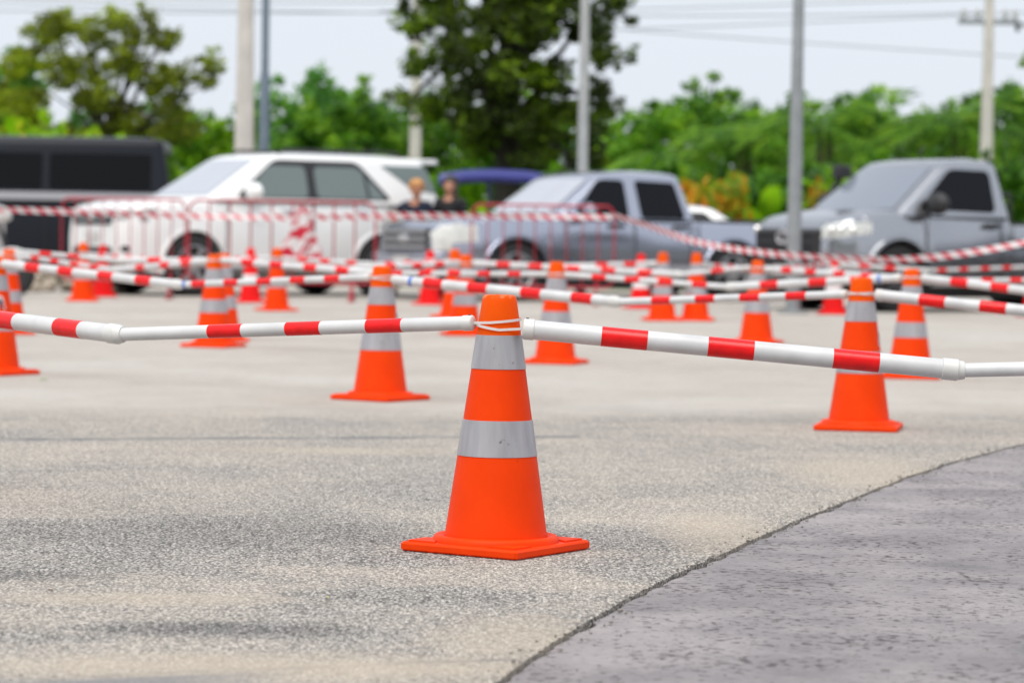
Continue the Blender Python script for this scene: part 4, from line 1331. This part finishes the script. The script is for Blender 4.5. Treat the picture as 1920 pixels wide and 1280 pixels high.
for x in (-.50, -.22, .32, .51): P(o, 'insulator', lathe([(.03, 5.236), (.06, 5.281), (.04, 5.336), (.055, 5.390), (.02, 5.444)], 10), 'galv_light').location = (x, 0, 0)
P(o, 'bracket_arm', tube([(.54, 0, 5.191), (.77, 0, 5.119), (.9, 0, 4.920)], .035, 8), 'galv')
P(o, 'insulator_stack', ellipsoid((.56, -.02, 5.101), (.05, .05, .11)), 'trim', 60)

WIRES = [((-40, 70, 5.9), (-4.3, 46, 8.35), .5), ((-16, 62, 5.66), (10.25, 62, 6.25), .25), ((-20, 62, 6.1), (10.25, 62, 5.9), .3),
         ((-3, 62, 5.75), (22, 62, 4.55), .12), ((1, 62, 5.35), (24, 62, 6.9), .10), ((-18, 62, 6.25), (-2.17, 62, 5.95), .2)]
WL = ['overhead wire sloping up to the thick concrete pole', 'overhead wire along the top of the sky on the left', 'second overhead wire across the top of the sky',
      'overhead wire sloping down to the right across the sky', 'overhead wire rising to the right in the sky', 'overhead wire at the top left corner']
for (a, c, sag), lab in zip(WIRES, WL):
    a, c = Vector(a), Vector(c)
    pts = [a.lerp(c, t) - Vector((0, 0, sag * 4 * t * (1 - t))) for t in np.linspace(0, 1, 21)]
    tag(add('overhead_wire', mesh_from('overhead_wire', *tube(pts, .013, 6), 60), M['wire']), lab, 'wire', 'overhead wires')

# =================================================================== vegetation
def leaves(centres, radii, count, size, seed, flat=.75, droop=0.0, aspect=.5):
    """leaf blades (two bent triangles each) spread over clumps"""
    g = np.random.default_rng(seed)
    c = np.asarray(centres, float); r = np.asarray(radii, float)
    wgt = r ** 2; wgt /= wgt.sum()
    k = g.choice(len(c), count, p=wgt)
    d = g.normal(size=(count, 3)); d /= np.linalg.norm(d, axis=1)[:, None]
    rad = (g.random(count) ** .45)
    p = c[k] + d * (r[k] * rad)[:, None] * np.array([1, 1, flat])
    ax = g.normal(size=(count, 3)); ax[:, 2] = ax[:, 2] * .5 - droop; ax /= np.linalg.norm(ax, axis=1)[:, None]
    nm = d * .7 + g.normal(size=(count, 3)) * .5 + np.array([0, 0, .6]); nm /= np.linalg.norm(nm, axis=1)[:, None]
    sd = np.cross(ax, nm); sd /= np.linalg.norm(sd, axis=1)[:, None]
    s = size * (.6 + .8 * g.random(count))[:, None]
    v = np.stack([p - ax * s * .5, p + sd * s * aspect * .5, p + ax * s * .5, p - sd * s * aspect * .5], 1).reshape(-1, 3)
    me = bpy.data.meshes.new('leaves')
    n = count
    me.vertices.add(4 * n); me.vertices.foreach_set('co', v.ravel())
    me.loops.add(4 * n); me.loops.foreach_set('vertex_index', np.arange(4 * n, dtype=np.int32))
    me.polygons.add(n); me.polygons.foreach_set('loop_start', np.arange(0, 4 * n, 4, dtype=np.int32))
    me.update(calc_edges=True)
    return me

def fray(cl, rr, k, seed, far=1.0, small=.42):
    """adds small satellite sprays round each clump so that outlines are uneven"""
    g = random.Random(seed)
    C, Q = list(cl), list(rr)
    for c, r_ in zip(cl, rr):
        for _ in range(k):
            d = Vector((g.gauss(0, 1), g.gauss(0, 1), g.gauss(.25, 1))).normalized() * r_ * g.uniform(.75, 1.25) * far
            C.append((c[0] + d.x, c[1] + d.y, c[2] + d.z)); Q.append(r_ * g.uniform(small * .6, small * 1.2))
    return C, Q

def clumps(n, cx, cy, cz, sx, sy, sz, r0, r1, seed, low=-.9):
    g = random.Random(seed)
    out, rr = [], []
    while len(out) < n:
        x, y, z = g.uniform(-1, 1), g.uniform(-1, 1), g.uniform(low, 1)
        q = x * x + y * y + z * z
        if q > 1 or q < .12: continue
        out.append((cx + x * sx, cy + y * sy, cz + z * sz)); rr.append(g.uniform(r0, r1))
    return out, rr

def wood(base, top, cl, r0, seed, nb=9, lean=.1):
    g = random.Random(seed)
    base, top = Vector(base), Vector(top)
    mid = base.lerp(top, .5) + Vector((g.uniform(-lean, lean), g.uniform(-lean, lean), 0))
    parts = [tube([base - Vector((0, 0, .2)), base + Vector((0, 0, .1)), mid, top], [r0 * 1.5, r0 * 1.15, r0 * .8, r0 * .35], 9)]
    pick = g.sample(range(len(cl)), min(nb, len(cl)))
    for i in pick:
        c = Vector(cl[i])
        s = mid.lerp(top, g.uniform(-.3, .9)) if c.z > mid.z else mid.lerp(base, g.uniform(0, .15))
        m_ = s.lerp(c, .5) + Vector((g.uniform(-.12, .12), g.uniform(-.12, .12), g.uniform(0, .2)))
        parts.append(tube([s, m_, c], [r0 * .42, r0 * .28, r0 * .08], 6))
    return join(*parts)

def tree(name, label, loc, spec, m, cat='tree', group=None, bark='bark', trunk_r=.14):
    """spec: list of clump tuples + trunk top, leaf count, leaf size, seed"""
    cl, rr, top, cnt, size, seed = spec[:6]
    kw = spec[6] if len(spec) > 6 else {}
    o = thing(name, label, cat, loc, 0, group)
    P(o, 'trunk', wood((0, 0, 0), top, cl, trunk_r, seed, kw.pop('nb', 10)), bark, 60)
    add('crown', leaves(cl, rr, cnt, size, seed, **kw), M[m], o)
    return o

# the spreading olive tree on the left
c1, r1 = [], []
for (x, z, r_) in [(-2.1, 2.6, .55), (-1.7, 3.4, .6), (-1.9, 4.3, .5), (-1.2, 4.9, .55), (-.8, 4.2, .6), (-.3, 4.9, .45), (.1, 5.2, .45), (.3, 4.3, .6), (-.2, 3.5, .65), (.7, 4.9, .4), (.75, 5.25, .28), (.9, 3.9, .55),
                   (.4, 3.0, .6), (1.35, 4.75, .35), (1.6, 4.1, .4), (1.3, 3.3, .45), (2.25, 4.25, .3), (-1.1, 2.7, .55), (-.3, 2.6, .5), (1.2, 2.75, .35), (-2.5, 3.6, .45), (-2.6, 2.5, .4), (-.9, 5.2, .35), (1.85, 2.9, .3), (2.15, 3.95, .22)]:
    for dy in (-.7, .5):
        c1.append((x + random.uniform(-.15, .15), dy + random.uniform(-.3, .3), z + random.uniform(-.1, .1))); r1.append(r_ * 1.02)
c1, r1 = fray(c1, [q * .8 for q in r1], 4, 5)
o = tree('spreading_tree', 'spreading olive brown tree with gaps in its crown on the left', (-8.55, 60, .1), (c1, r1, (0, 0, 3.6), 13500, .15, 11, {'nb': 26}), 'leaf_olive', trunk_r=.15)
P(o, 'fork', wood((.2, 0, .9), (.95, .1, 3.1), c1[10:], .09, 14, 8), 'bark', 60)

# the big dark tree in the centre
c2_, r2 = [], []
for (x, z, r_) in [(-1.7, 5.6, .5), (-1.75, 4.5, .4), (-1.6, 3.8, .35), (-1.85, 3.15, .28), (-1.2, 4.9, .55), (-.9, 4.1, .6), (-.6, 5.5, .7), (-.9, 3.3, .5), (-.35, 4.6, .6), (-.1, 3.7, .7), (.15, 5.3, .7), (.35, 4.4, .6),
                   (.05, 2.95, .6), (.55, 3.6, .5), (.9, 5.0, .6), (1.15, 5.7, .6), (1.35, 4.5, .45), (1.65, 4.0, .35), (1.55, 3.4, .35), (1.05, 3.1, .35), (1.75, 5.0, .4), (2.05, 4.0, .16), (.55, 2.6, .5), (-.45, 2.5, .4), (1.45, 2.75, .35), (1.5, 2.2, .35),
                   (-1.0, 6.4, .7), (0, 6.7, .8), (1.0, 6.6, .7), (.3, 2.25, .45), (-.6, 2.9, .45), (1.75, 3.0, .3), (.1, 4.9, .6), (.6, 3.0, .45), (-1.3, 3.0, .35)]:
    for dy in (-.8, .6):
        c2_.append((x + random.uniform(-.12, .12), dy + random.uniform(-.4, .4), z + random.uniform(-.1, .1))); r2.append(r_ * .86)
c2_, r2 = fray(c2_, r2, 3, 6)
tree('shade_tree', 'big dark leafy tree rising out of the picture in the centre', (-.1, 50, .05), (c2_, r2, (.1, 0, 5.6), 27000, .15, 21, {'nb': 26}), 'leaf_dark', bark='bark_dark', trunk_r=.26)
cl, rr = clumps(7, 0, 0, 3.7, 1.25, .5, .9, .2, .36, 5)
o = bpy.data.objects[-1] if False else None

# broadleaf trees of the far tree line: three crown forms shared between individuals
FORMS = []
for sd in (31, 32, 33):
    cl, rr = clumps(22, 0, 0, 2.9, 1.8, 1.6, 1.9, .38, .8, sd)
    cl, rr = fray(cl, rr, 4, sd, 1.15)
    
    FORMS.append((mesh_from('trunk', *wood((0, 0, 0), (0, 0, 4), cl, .13, sd, 10), 60), leaves(cl, rr, 5600, .25, sd)))
LM = {}
def px_right(x, y): return x / y * 5333 > 200
def far_tree(label, x, y, s, form, m, group='far trees behind the car park', name='broadleaf_tree', sz=1.0):
    o = thing(name, label, 'tree', (x, y, .1), random.uniform(0, 6.28), group)
    if px_right(x, y): sz *= 1.08
    o.scale = (s, s, s * sz)
    tr, cr = FORMS[form]
    add('trunk', tr, M['bark'], o)
    if (form, m) not in LM:
        LM[(form, m)] = cr.copy()
    add('crown', LM[(form, m)], M[m], o)
def X(px, y): return (px - 960) / 5333.33 * y
for (px, y, s, fm, m, sz, lab) in [
    (-40, 74, 1.05, 0, 'leaf_blue', 1.05, 'bluish far tree at the left edge behind the olive tree'),
    (130, 78, 1.0, 1, 'leaf_blue', .85, 'bluish far tree seen under the olive tree crown'),
    (290, 80, 1.0, 2, 'leaf_blue', .85, 'bluish far tree right of the olive tree trunk'),
    (395, 66, .72, 0, 'leaf_bright', 1.05, 'bright green tree left of the thick concrete pole'),
    (575, 84, 1.02, 1, 'leaf_blue', 1.16, 'tallest far tree right of the blue grey post'),
    (655, 70, .86, 2, 'leaf_mid', 1.0, 'green far tree above the white car tail'),
    (540, 62, .62, 1, 'leaf_bright', .85, 'bright green tree above the white car roof'),
    (725, 82, .98, 0, 'leaf_blue', 1.0, 'darker far tree left of the slim concrete pole'),
    (810, 72, .86, 1, 'leaf_mid', 1.0, 'green tree behind the left side of the big dark tree'),
    (930, 76, .88, 2, 'leaf_bright', .98, 'green tree behind the big dark tree trunk'),
    (1060, 74, .88, 0, 'leaf_mid', 1.0, 'green tree behind the pale straight post'),
    (1215, 72, .88, 1, 'leaf_mid', .98, 'green tree just right of the big dark tree'),
    (1310, 78, .94, 2, 'leaf_mid', .98, 'green tree above the lavender pickup cab'),
    (1420, 76, .90, 0, 'leaf_mid', .98, 'green tree left of the grey lamp post'),
    (1535, 82, .98, 1, 'leaf_mid', 1.02, 'green tree right of the grey lamp post'),
    (1650, 84, .92, 2, 'leaf_bright', 1.0, 'bright tree above the silver pickup windscreen'),
    (1770, 80, .90, 0, 'leaf_mid', 1.02, 'green tree left of the crossarm pole'),
    (1900, 76, 1.0, 1, 'leaf_mid', .98, 'dark green tree at the right edge'),
    (2030, 76, 1.0, 2, 'leaf_mid', .98, 'green tree beyond the right edge')] + [
    (px, 74 + (k % 3) * 4, .95 + .08 * (k % 4), k % 3, ('leaf_mid', 'leaf_bright', 'leaf_blue')[k % 3], 1.0, lab) for k, (px, lab) in enumerate((
        (2160, 'first tree past the right edge of the tree line'), (2290, 'second tree past the right edge of the tree line'), (2420, 'third tree past the right edge of the tree line'), (2560, 'fourth tree past the right edge of the tree line'), (2700, 'fifth tree past the right edge of the tree line'),
        (-180, 'first tree past the left edge of the tree line'), (-320, 'second tree past the left edge of the tree line'), (-460, 'third tree past the left edge of the tree line'), (-610, 'fourth tree past the left edge of the tree line')))]:
    far_tree(lab, X(px, y), y, s, fm, m, sz=sz)

for k, x in enumerate((-27, -21, -15, -9.5, -4, 2, 7.5, 13, 19, 25)):  # unseen trees, added to darken what the car sides reflect
    far_tree('added unseen tree behind the viewpoint, darkening the car reflections', x, -13 - (k % 3) * 1.5, 1.75 + .12 * (k % 2), k % 3, 'leaf_mid', 'added unseen trees behind the viewpoint', 'shade_tree', .95)

# shrubs standing along the back of the car park
SHR = []
for sd in (51, 52):
    cl, rr = clumps(12, 0, 0, .85, .95, .7, .75, .24, .48, sd, -.95)
    cl, rr = fray(cl, rr, 3, sd, 1.15)
    SHR.append((mesh_from('stems', *wood((0, 0, 0), (0, 0, .9), cl, .03, sd, 8), 60), leaves(cl, rr, 1900, .20, sd)))
SM = {}
def shrub(label, px, y, s, form, m, sz=1.0):
    o = thing('shrub', label, 'shrub', (X(px, y), y, .08), random.uniform(0, 6.28), 'shrubs along the back of the car park')
    o.scale = (s, s, s * sz)
    st, fo = SHR[form]
    add('stems', st, M['bark'], o)
    if (form, m) not in SM: SM[(form, m)] = fo.copy()
    add('foliage', SM[(form, m)], M[m], o)
for (px, y, s, fm, m, sz, lab) in [
    (20, 52, 1.0, 0, 'leaf_yellow', 1.72, 'yellow flowering shrub above the black van roof at left edge'),
    (95, 52, .85, 1, 'leaf_yellow', 2.05, 'tallest yellow flowering shrub above the black van roof'),
    (175, 52, .8, 0, 'leaf_yellow', 1.85, 'bright shrub above the black van rear roof'),
    (360, 54, 1.1, 1, 'leaf_bright', 1.25, 'bright shrub between the black van and the concrete pole'),
    (440, 56, 1.0, 0, 'leaf_mid', 1.35, 'green shrub behind the thick concrete pole'),
    (560, 54, 1.1, 1, 'leaf_bright', 1.2, 'bright shrub above the white car front door'),
    (650, 56, 1.1, 0, 'leaf_bright', 1.25, 'bright shrub above the white car rear door'),
    (735, 54, .9, 1, 'leaf_bright', 1.2, 'bright shrub above the white car spoiler'),
    (850, 52, 1.0, 0, 'leaf_bright', 1.25, 'bright shrub right of the white car tail'),
    (905, 46.8, .55, 1, 'leaf_yellow', 1.5, 'bright shrub seen through the blue three wheeler'),
    (1030, 54, 1.0, 0, 'leaf_bright', 1.3, 'bright shrub right of the big dark tree trunk'),
    (1135, 54, .95, 1, 'leaf_bright', 1.25, 'bright shrub right of the pale straight post'),
    (1230, 56, 1.2, 0, 'leaf_mid', 1.3, 'green shrub above the lavender pickup rear window'),
    (1338, 47.6, .62, 1, 'leaf_croton', 1.9, 'orange leaved croton shrub behind the lavender pickup cab'),
    (1385, 52, 1.1, 0, 'leaf_mid', 1.1, 'green shrub right of the orange croton'),
    (1460, 54, 1.15, 1, 'leaf_mid', 1.2, 'green shrub left of the grey lamp post'),
    (1524, 47.6, .5, 0, 'leaf_croton', 2.2, 'orange leaved croton shrub right of the grey lamp post'),
    (1590, 54, 1.15, 0, 'leaf_bright', 1.3, 'bright shrub above the silver pickup bonnet'),
    (1700, 56, 1.2, 1, 'leaf_mid', 1.3, 'green shrub above the silver pickup roof'),
    (1810, 56, 1.2, 0, 'leaf_mid', 1.3, 'green shrub left of the crossarm pole foot'),
    (1925, 54, 1.2, 1, 'leaf_mid', 1.3, 'green shrub above the silver pickup bed'),
    (1300, 47.5, .7, 0, 'leaf_mid', .9, 'low dark shrub behind the lavender pickup bed'),
    (1370, 47.2, .7, 1, 'leaf_mid', .85, 'low shrub between the two pickups')]:
    shrub(lab, px, y, s, fm, m, sz)

# oil palms and banana plants on the right
def frond_mesh(L, seed, wide=.5):
    g = random.Random(seed)
    v, f = [], []
    n = 16
    for i in range(n):
        t = (i + 1) / n
        x = L * t; z = L * (.55 * t - .75 * t * t)
        w = wide * math.sin(math.pi * min(1, .15 + t * .85)) ** .7 + .03
        for sg in (1, -1):
            k = len(v)
            dx = .22 + g.uniform(-.04, .04)
            v += [(x - .03, 0, z), (x + .03, 0, z + .01), (x + dx + .02, sg * w, z - .18 * w - .10 + g.uniform(-.05, .05))]
            f.append((k, k + 1, k + 2) if sg > 0 else (k + 1, k, k + 2))
    k = len(v)
    rv, rf = tube([(L * t, 0, L * (.55 * t - .75 * t * t)) for t in (0, .25, .5, .75, 1)], [.03, .025, .02, .012, .004], 5)
    return join((v, f), (rv, rf))
FR = [mesh_from('frond', *frond_mesh(1.9, s), 60) for s in (1, 2)]
def palm(label, px, y, h, s=1.0, m='leaf_mid'):
    o = thing('oil_palm', label, 'palm', (X(px, y), y, .05), 0, 'palms in the far trees')
    o.scale = (s,) * 3
    P(o, 'trunk', tube([(0, 0, -.1), (.03, 0, h * .5), (0, 0, h)], [.22, .19, .17], 9), 'bark', 60)
    for k in range(18):
        add('frond', FR[k % 2], M[m], o, (0, 0, h - .05), (random.uniform(-.2, .2), R(-38 + 62 * ((k * 7) % 18) / 17), k * 2.4))
for px, y, h, s, m, lab in [(1270, 61, 2.4, 1.0, 'leaf_mid', 'palm above the lavender pickup rear window'), (1390, 62, 3.0, 1.0, 'leaf_mid', 'palm left of the grey lamp post'),
                        (1540, 60, 3.2, 1.0, 'leaf_bright', 'palm just right of the grey lamp post'), (1610, 62, 2.6, 1.0, 'leaf_bright', 'palm above the silver pickup bonnet'),
                        (1690, 60, 2.7, 1.0, 'leaf_mid', 'palm above the silver pickup windscreen'), (1790, 60, 3.1, 1.05, 'leaf_mid', 'tall palm with arching fronds left of the crossarm pole'),
                        (1925, 60, 3.0, 1.0, 'leaf_mid', 'palm at the right edge')]:
    palm(lab, px, y, h, s, m)
def blade(L, W, seed):
    v, f = [], []
    n = 8
    for i in range(n + 1):
        t = i / n
        w = W * math.sin(math.pi * (.08 + .9 * t)) ** .6
        x, z = L * .45 * t * t + .05, L * (t - .28 * t * t * t)
        for y, dz in ((-w, .05), (-w * .4, .01), (0, 0), (w * .4, .01), (w, .05)): v.append((x, y, z + dz))
    for i in range(n):
        for k in range(4): f.append((i * 5 + k, i * 5 + k + 1, i * 5 + 6 + k, i * 5 + 5 + k))
    return v, f
BL = mesh_from('blade', *blade(1.7, .22, 1), 60)
BLY = BL.copy()
for px, y, s, m, lab in [(1440, 52, 1.0, 'leaf_bright', 'banana plant left of the grey lamp post'), (1625, 52, 1.15, 'leaf_bright', 'banana plant above the silver pickup bonnet'), (1660, 54, 1.2, 'leaf_bright', 'banana plant above the silver pickup windscreen'),
                      (1340, 53, 1.0, 'leaf_bright', 'banana plant behind the orange croton')]:
    o = thing('banana_plant', lab, 'banana plant', (X(px, y), y, .05), 0, 'banana plants behind the pickups')
    o.scale = (s,) * 3
    P(o, 'stem', tube([(0, 0, -.1), (0, 0, .8)], [.10, .07], 8), 'leaf_bright', 60)
    for k in range(8):
        add('leaf', BL, M['leaf_bright'], o, (0, 0, .6), (random.uniform(-.15, .15), R(-8 + 5 * k), k * 2.4))
# a leafy twig hanging in at the right edge
cl, rr = [(0, 0, 0), (.22, 0, .1), (-.12, .1, -.2), (.3, .1, .25)], [.26, .24, .16, .25]
o = thing('roadside_tree', 'tree beyond the right edge with one twig hanging into the sky', 'tree', (12.6, 62, .05))
c3, r3 = clumps(22, .6, 0, 5.2, 1.1, 1.2, 1.3, .4, .7, 77)
c3 += [(-1.42, 0, 4.95), (-1.55, .1, 4.78), (-1.15, 0, 5.1)]; r3 += [.22, .16, .25]
P(o, 'trunk', wood((0, 0, 0), (.3, 0, 5.2), c3, .16, 77, 12), 'bark', 60)
add('crown', leaves(c3, r3, 3200, .2, 77), M['leaf_mid'], o)

# =================================================================== people
SKINM = mat('skin_tan', (.40, .17, .09), .5)
SKINM2 = mat('skin_light', (.50, .24, .15), .5)
HAIR1 = mat('dyed_blond_hair', (.55, .26, .07), .55, var=.3, scale=40)
HAIR2 = mat('black_hair', (.022, .014, .012), .45, var=.3, scale=40)
CL_NAVY = mat('navy_cloth', (.012, .018, .04), .85, var=.2, scale=30)
CL_BLACK = mat('black_cloth', (.012, .012, .014), .85, var=.2, scale=30)
CL_CREAM = mat('cream_cloth', (.62, .54, .44), .85, var=.15, scale=30)
CL_DENIM = mat('denim_cloth', (.05, .08, .16), .85, var=.2, scale=30)

def skinned(name, nodes, edges, m, parent, root=0, sub=2):
    me = bpy.data.meshes.new(name)
    keys = list(nodes)
    me.from_pydata([nodes[k][0] for k in keys], [(keys.index(a), keys.index(b_)) for a, b_ in edges], [])
    o = add(name, me, m, parent)
    sk = o.modifiers.new('skin', 'SKIN')
    sk.use_smooth_shade = True
    for i, k in enumerate(keys):
        r_ = nodes[k][1]
        me.skin_vertices[0].data[i].radius = (r_, r_) if not isinstance(r_, tuple) else r_
        me.skin_vertices[0].data[i].use_root = (i == root)
    ss = o.modifiers.new('smooth', 'SUBSURF')
    ss.levels = ss.render_levels = sub
    me.materials.clear(); me.materials.append(m)
    return o

def person(label, loc, rz, h, skin, hair, top, legs, long_hair, akimbo):
    o = thing('person', label, 'person', loc, rz, None)
    o.scale = (h / 1.60,) * 3
    # facing -Y; x to the viewer's right
    hip_shift = .0
    N = {'pelvis': ((0, 0, .88), (.145, .10)), 'waist': ((0, .01, 1.02), (.125, .085)), 'chest': ((0, .01, 1.17), (.145, .095)), 'shoulder': ((0, .01, 1.28), (.10, .075)),
         'neck0': ((0, .0, 1.335), .050), 'neck1': ((0, -.012, 1.375), .047), 'jaw': ((0, -.025, 1.415), (.058, .062)), 'face': ((0, -.012, 1.475), (.072, .088)), 'brow': ((0, -.005, 1.53), (.070, .088)), 'crown': ((0, 0, 1.575), (.045, .055)),
         'nose': ((0, -.118, 1.462), .011), 'earl': ((-.078, .0, 1.475), .014), 'earr': ((.078, .0, 1.475), .014)}
    E_ = [('pelvis', 'waist'), ('waist', 'chest'), ('chest', 'shoulder'), ('shoulder', 'neck0'), ('neck0', 'neck1'), ('neck1', 'jaw'), ('jaw', 'face'), ('face', 'brow'), ('brow', 'crown'), ('face', 'nose'), ('face', 'earl'), ('face', 'earr')]
    arms = {-1: [(-.165, .01, 1.27), (-.34, .02, 1.08), (-.20, -.06, .92)] if akimbo else [(-.165, .01, 1.27), (-.22, .02, 1.00), (-.22, -.06, .78)],
            1: [(.165, .01, 1.27), (.215, .02, 1.00), (.215, -.06, .78)]}
    foot = {-1: (-.30 if akimbo else -.11, -.02, .06), 1: (.11, .03, .06)}
    for s, t in ((-1, 'l'), (1, 'r')):
        a = arms[s]
        N['sh' + t] = (a[0], .055); N['el' + t] = (a[1], .040); N['wr' + t] = (a[2], .026)
        d = (Vector(a[2]) - Vector(a[1])).normalized()
        palm = Vector(a[2]) + d * .06
        N['pm' + t] = (tuple(palm), (.034, .018))
        E_ += [('shoulder', 'sh' + t), ('sh' + t, 'el' + t), ('el' + t, 'wr' + t), ('wr' + t, 'pm' + t)]
        side = d.cross(Vector((s, 0, 0))).normalized()
        for q, ln in enumerate((.062, .070, .064, .050)):
            b0 = palm + d * .035 + side * (.024 - .016 * q)
            N[f'f{q}a{t}'] = (tuple(b0), .0085); N[f'f{q}b{t}'] = (tuple(b0 + d * ln * .55 - Vector((s * .006, 0, 0))), .0078); N[f'f{q}c{t}'] = (tuple(b0 + d * ln - Vector((s * .022, 0, 0))), .0065)
            E_ += [('pm' + t, f'f{q}a{t}'), (f'f{q}a{t}', f'f{q}b{t}'), (f'f{q}b{t}', f'f{q}c{t}')]
        th = palm + side * .03
        N['ta' + t] = (tuple(th), .010); N['tb' + t] = (tuple(th + d * .03 + side * .025), .009)
        E_ += [('pm' + t, 'ta' + t), ('ta' + t, 'tb' + t)]
        fx, fy, fz = foot[s]
        N['hp' + t] = ((s * .09, .0, .84), .088); N['kn' + t] = (((s * .09 + fx) / 2 , -.02, .46), .058); N['an' + t] = ((fx, fy + .02, .09), .038); N['to' + t] = ((fx, fy - .13, .045), (.042, .03))
        E_ += [('pelvis', 'hp' + t), ('hp' + t, 'kn' + t), ('kn' + t, 'an' + t), ('an' + t, 'to' + t)]
    body = skinned('body', N, E_, skin, o)
    def grow(k, g_): 
        c, r_ = N[k]
        return (c, tuple(x + g_ for x in r_) if isinstance(r_, tuple) else r_ + g_)
    S = {k: grow(k, .014) for k in ('pelvis', 'waist', 'chest', 'shoulder', 'shl', 'shr')}
    S['collar'] = ((0, .008, 1.325), (.066, .062))
    for t in 'lr':
        a, e = Vector(N['sh' + t][0]), Vector(N['el' + t][0])
        S['sv' + t] = (tuple(a.lerp(e, .6)), .066)
    skinned('shirt', S, [('pelvis', 'waist'), ('waist', 'chest'), ('chest', 'shoulder'), ('shoulder', 'collar'), ('shoulder', 'shl'), ('shoulder', 'shr'), ('shl', 'svl'), ('shr', 'svr')], top, o)
    T = {k: grow(k, .016) for k in ('pelvis', 'hpl', 'hpr', 'knl', 'knr', 'anl', 'anr')}
    skinned('trousers', T, [('pelvis', 'hpl'), ('pelvis', 'hpr'), ('hpl', 'knl'), ('hpr', 'knr'), ('knl', 'anl'), ('knr', 'anr')], legs, o)
    hv = [ellipsoid((0, .02, 1.525), (.112, .128, .112), 20, 12)]
    v, f = hv[0]
    v = [(x, max(y, (-.02 if z < 1.52 else -.02 - .10 * min(1, (z - 1.52) / .03))), z) for x, y, z in v]
    parts = [(v, f)]
    if long_hair:
        parts.append(tube([(0, .05, 1.52), (-.01, .075, 1.40), (-.01, .075, 1.26), (0, .07, 1.16)], [.085, .088, .075, .03], 14))
        parts.append(tube([(.07, .0, 1.52), (.085, -.01, 1.42), (.082, -.04, 1.30), (.07, -.06, 1.22)], [.03, .034, .03, .012], 10))
    else:
        parts.append(ellipsoid((-.075, .01, 1.50), (.03, .06, .06)))
        parts.append(ellipsoid((.075, .01, 1.50), (.03, .06, .06)))
    P(o, 'hair', join(*parts), hair, 70)
    for s in (-1, 1):
        P(o, 'eye', ellipsoid((s * .030, -.090, 1.490), (.012, .008, .007), 10, 6), 'navy_print', 70)
        P(o, 'shoe', ellipsoid((foot[s][0], foot[s][1] - .05, .045), (.055, .13, .05)), CL_BLACK, 70)
    P(o, 'mouth', ellipsoid((0, -.086, 1.425), (.022, .008, .006), 10, 6), 'amber', 70)
person('person with dyed blond hair and dark top beside the white car tail', (-1.305, 38.05, .05), R(8), 1.55, SKINM, HAIR1, CL_NAVY, CL_CREAM, False, True)
person('person with long dark hair and black top left of the blue roof', (-.865, 38.3, .05), R(-18), 1.61, SKINM2, HAIR2, CL_BLACK, CL_DENIM, True, False)

# =================================================================== small things on the ground
def stone_mesh(seed, s):
    g = random.Random(seed)
    v, f = ellipsoid((0, 0, 0), (1, 1, 1), 8, 5)
    v = [(x * (1 + .3 * noise.noise((x * 1.5 + seed, y * 1.5, z * 1.5))), y * (1 + .3 * noise.noise((x * 1.5, y * 1.5 + seed, z * 1.5))), z * .7) for x, y, z in v]
    return [(x * s, y * s, z * s) for x, y, z in v], f
parts = []
for k in range(70):
    s = random.uniform(.05, .14)
    x, y = random.gauss(0, .42), random.gauss(0, .22)
    z = max(0, .28 * (1 - (x / .9) ** 2 - (y / .5) ** 2)) * random.uniform(.2, 1) + s * .3
    v, f = stone_mesh(k, s)
    parts.append(([(a + x, b_ + y, c + z) for a, b_, c in v], f))
tag(add('rubble_heap', mesh_from('rubble_heap', *join(*parts), 50), M['stone'], loc=(-6.15, 38.2, .05)), 'low heap of beige rubble under the black van at far left', 'rubble', kind='stuff')
# grit along the crack and scattered over the asphalt
parts = []
for k in range(420):
    if k < 240:
        y = random.uniform(5, 12); x = edge_x(y) + random.gauss(.02, .035)
        s = random.uniform(.0015, .0045) * (1.6 if random.random() < .1 else 1)
    else:
        y = random.uniform(5.2, 14); x = random.uniform(-.19, .19) * y; s = random.uniform(.0012, .003)
    v, f = ellipsoid((x, y, s * .5), (s * random.uniform(.8, 1.5), s, s * .7), 5, 3)
    parts.append((v, f))
tag(add('grit', mesh_from('grit', *join(*parts), 50), M['grit']), 'loose grit along the crack and on the asphalt', 'grit', kind='stuff')
LEAFV = roundpoly([(-.5, 0), (-.2, .2), (.2, .18), (.5, 0), (.2, -.18), (-.2, -.2)], .1)
def fallen_leaf(label, x, y, L, rz, colr):
    m = mat('fallen_leaf_' + label.split()[0], colr, .6, var=.2, scale=40)
    v = [(a * L, b_ * L, .004 + abs(b_) * L * .5 + .006 * (a + .5) * L * 8) for a, b_ in LEAFV]
    o = add('fallen_leaf', mesh_from('fallen_leaf', v, [tuple(range(len(v)))]), m, loc=(x, y, gz(y)), rot=(0, 0, rz))
    s_ = o.modifiers.new('thickness', 'SOLIDIFY'); s_.thickness = .0008
    tag(o, label, 'leaf')
fallen_leaf('green leaf beside the base of the cone at the left edge', -2.67, 16.22, .06, .3, (.10, .38, .04))
fallen_leaf('brown dead leaf on the asphalt in the lower left', -1.084, 6.712, .016, .8, (.16, .07, .03))
fallen_leaf('yellow leaf scrap on the asphalt left of the centre cone', -.423, 6.663, .014, 1.6, (.50, .48, .08))
fallen_leaf('black bit of debris on the asphalt left of the centre cone', -.266, 9.174, .020, .2, (.03, .03, .035))
fallen_leaf('dark crumb beside the crack right of the centre cone', .44, 7.35, .014, 1.0, (.06, .045, .04))
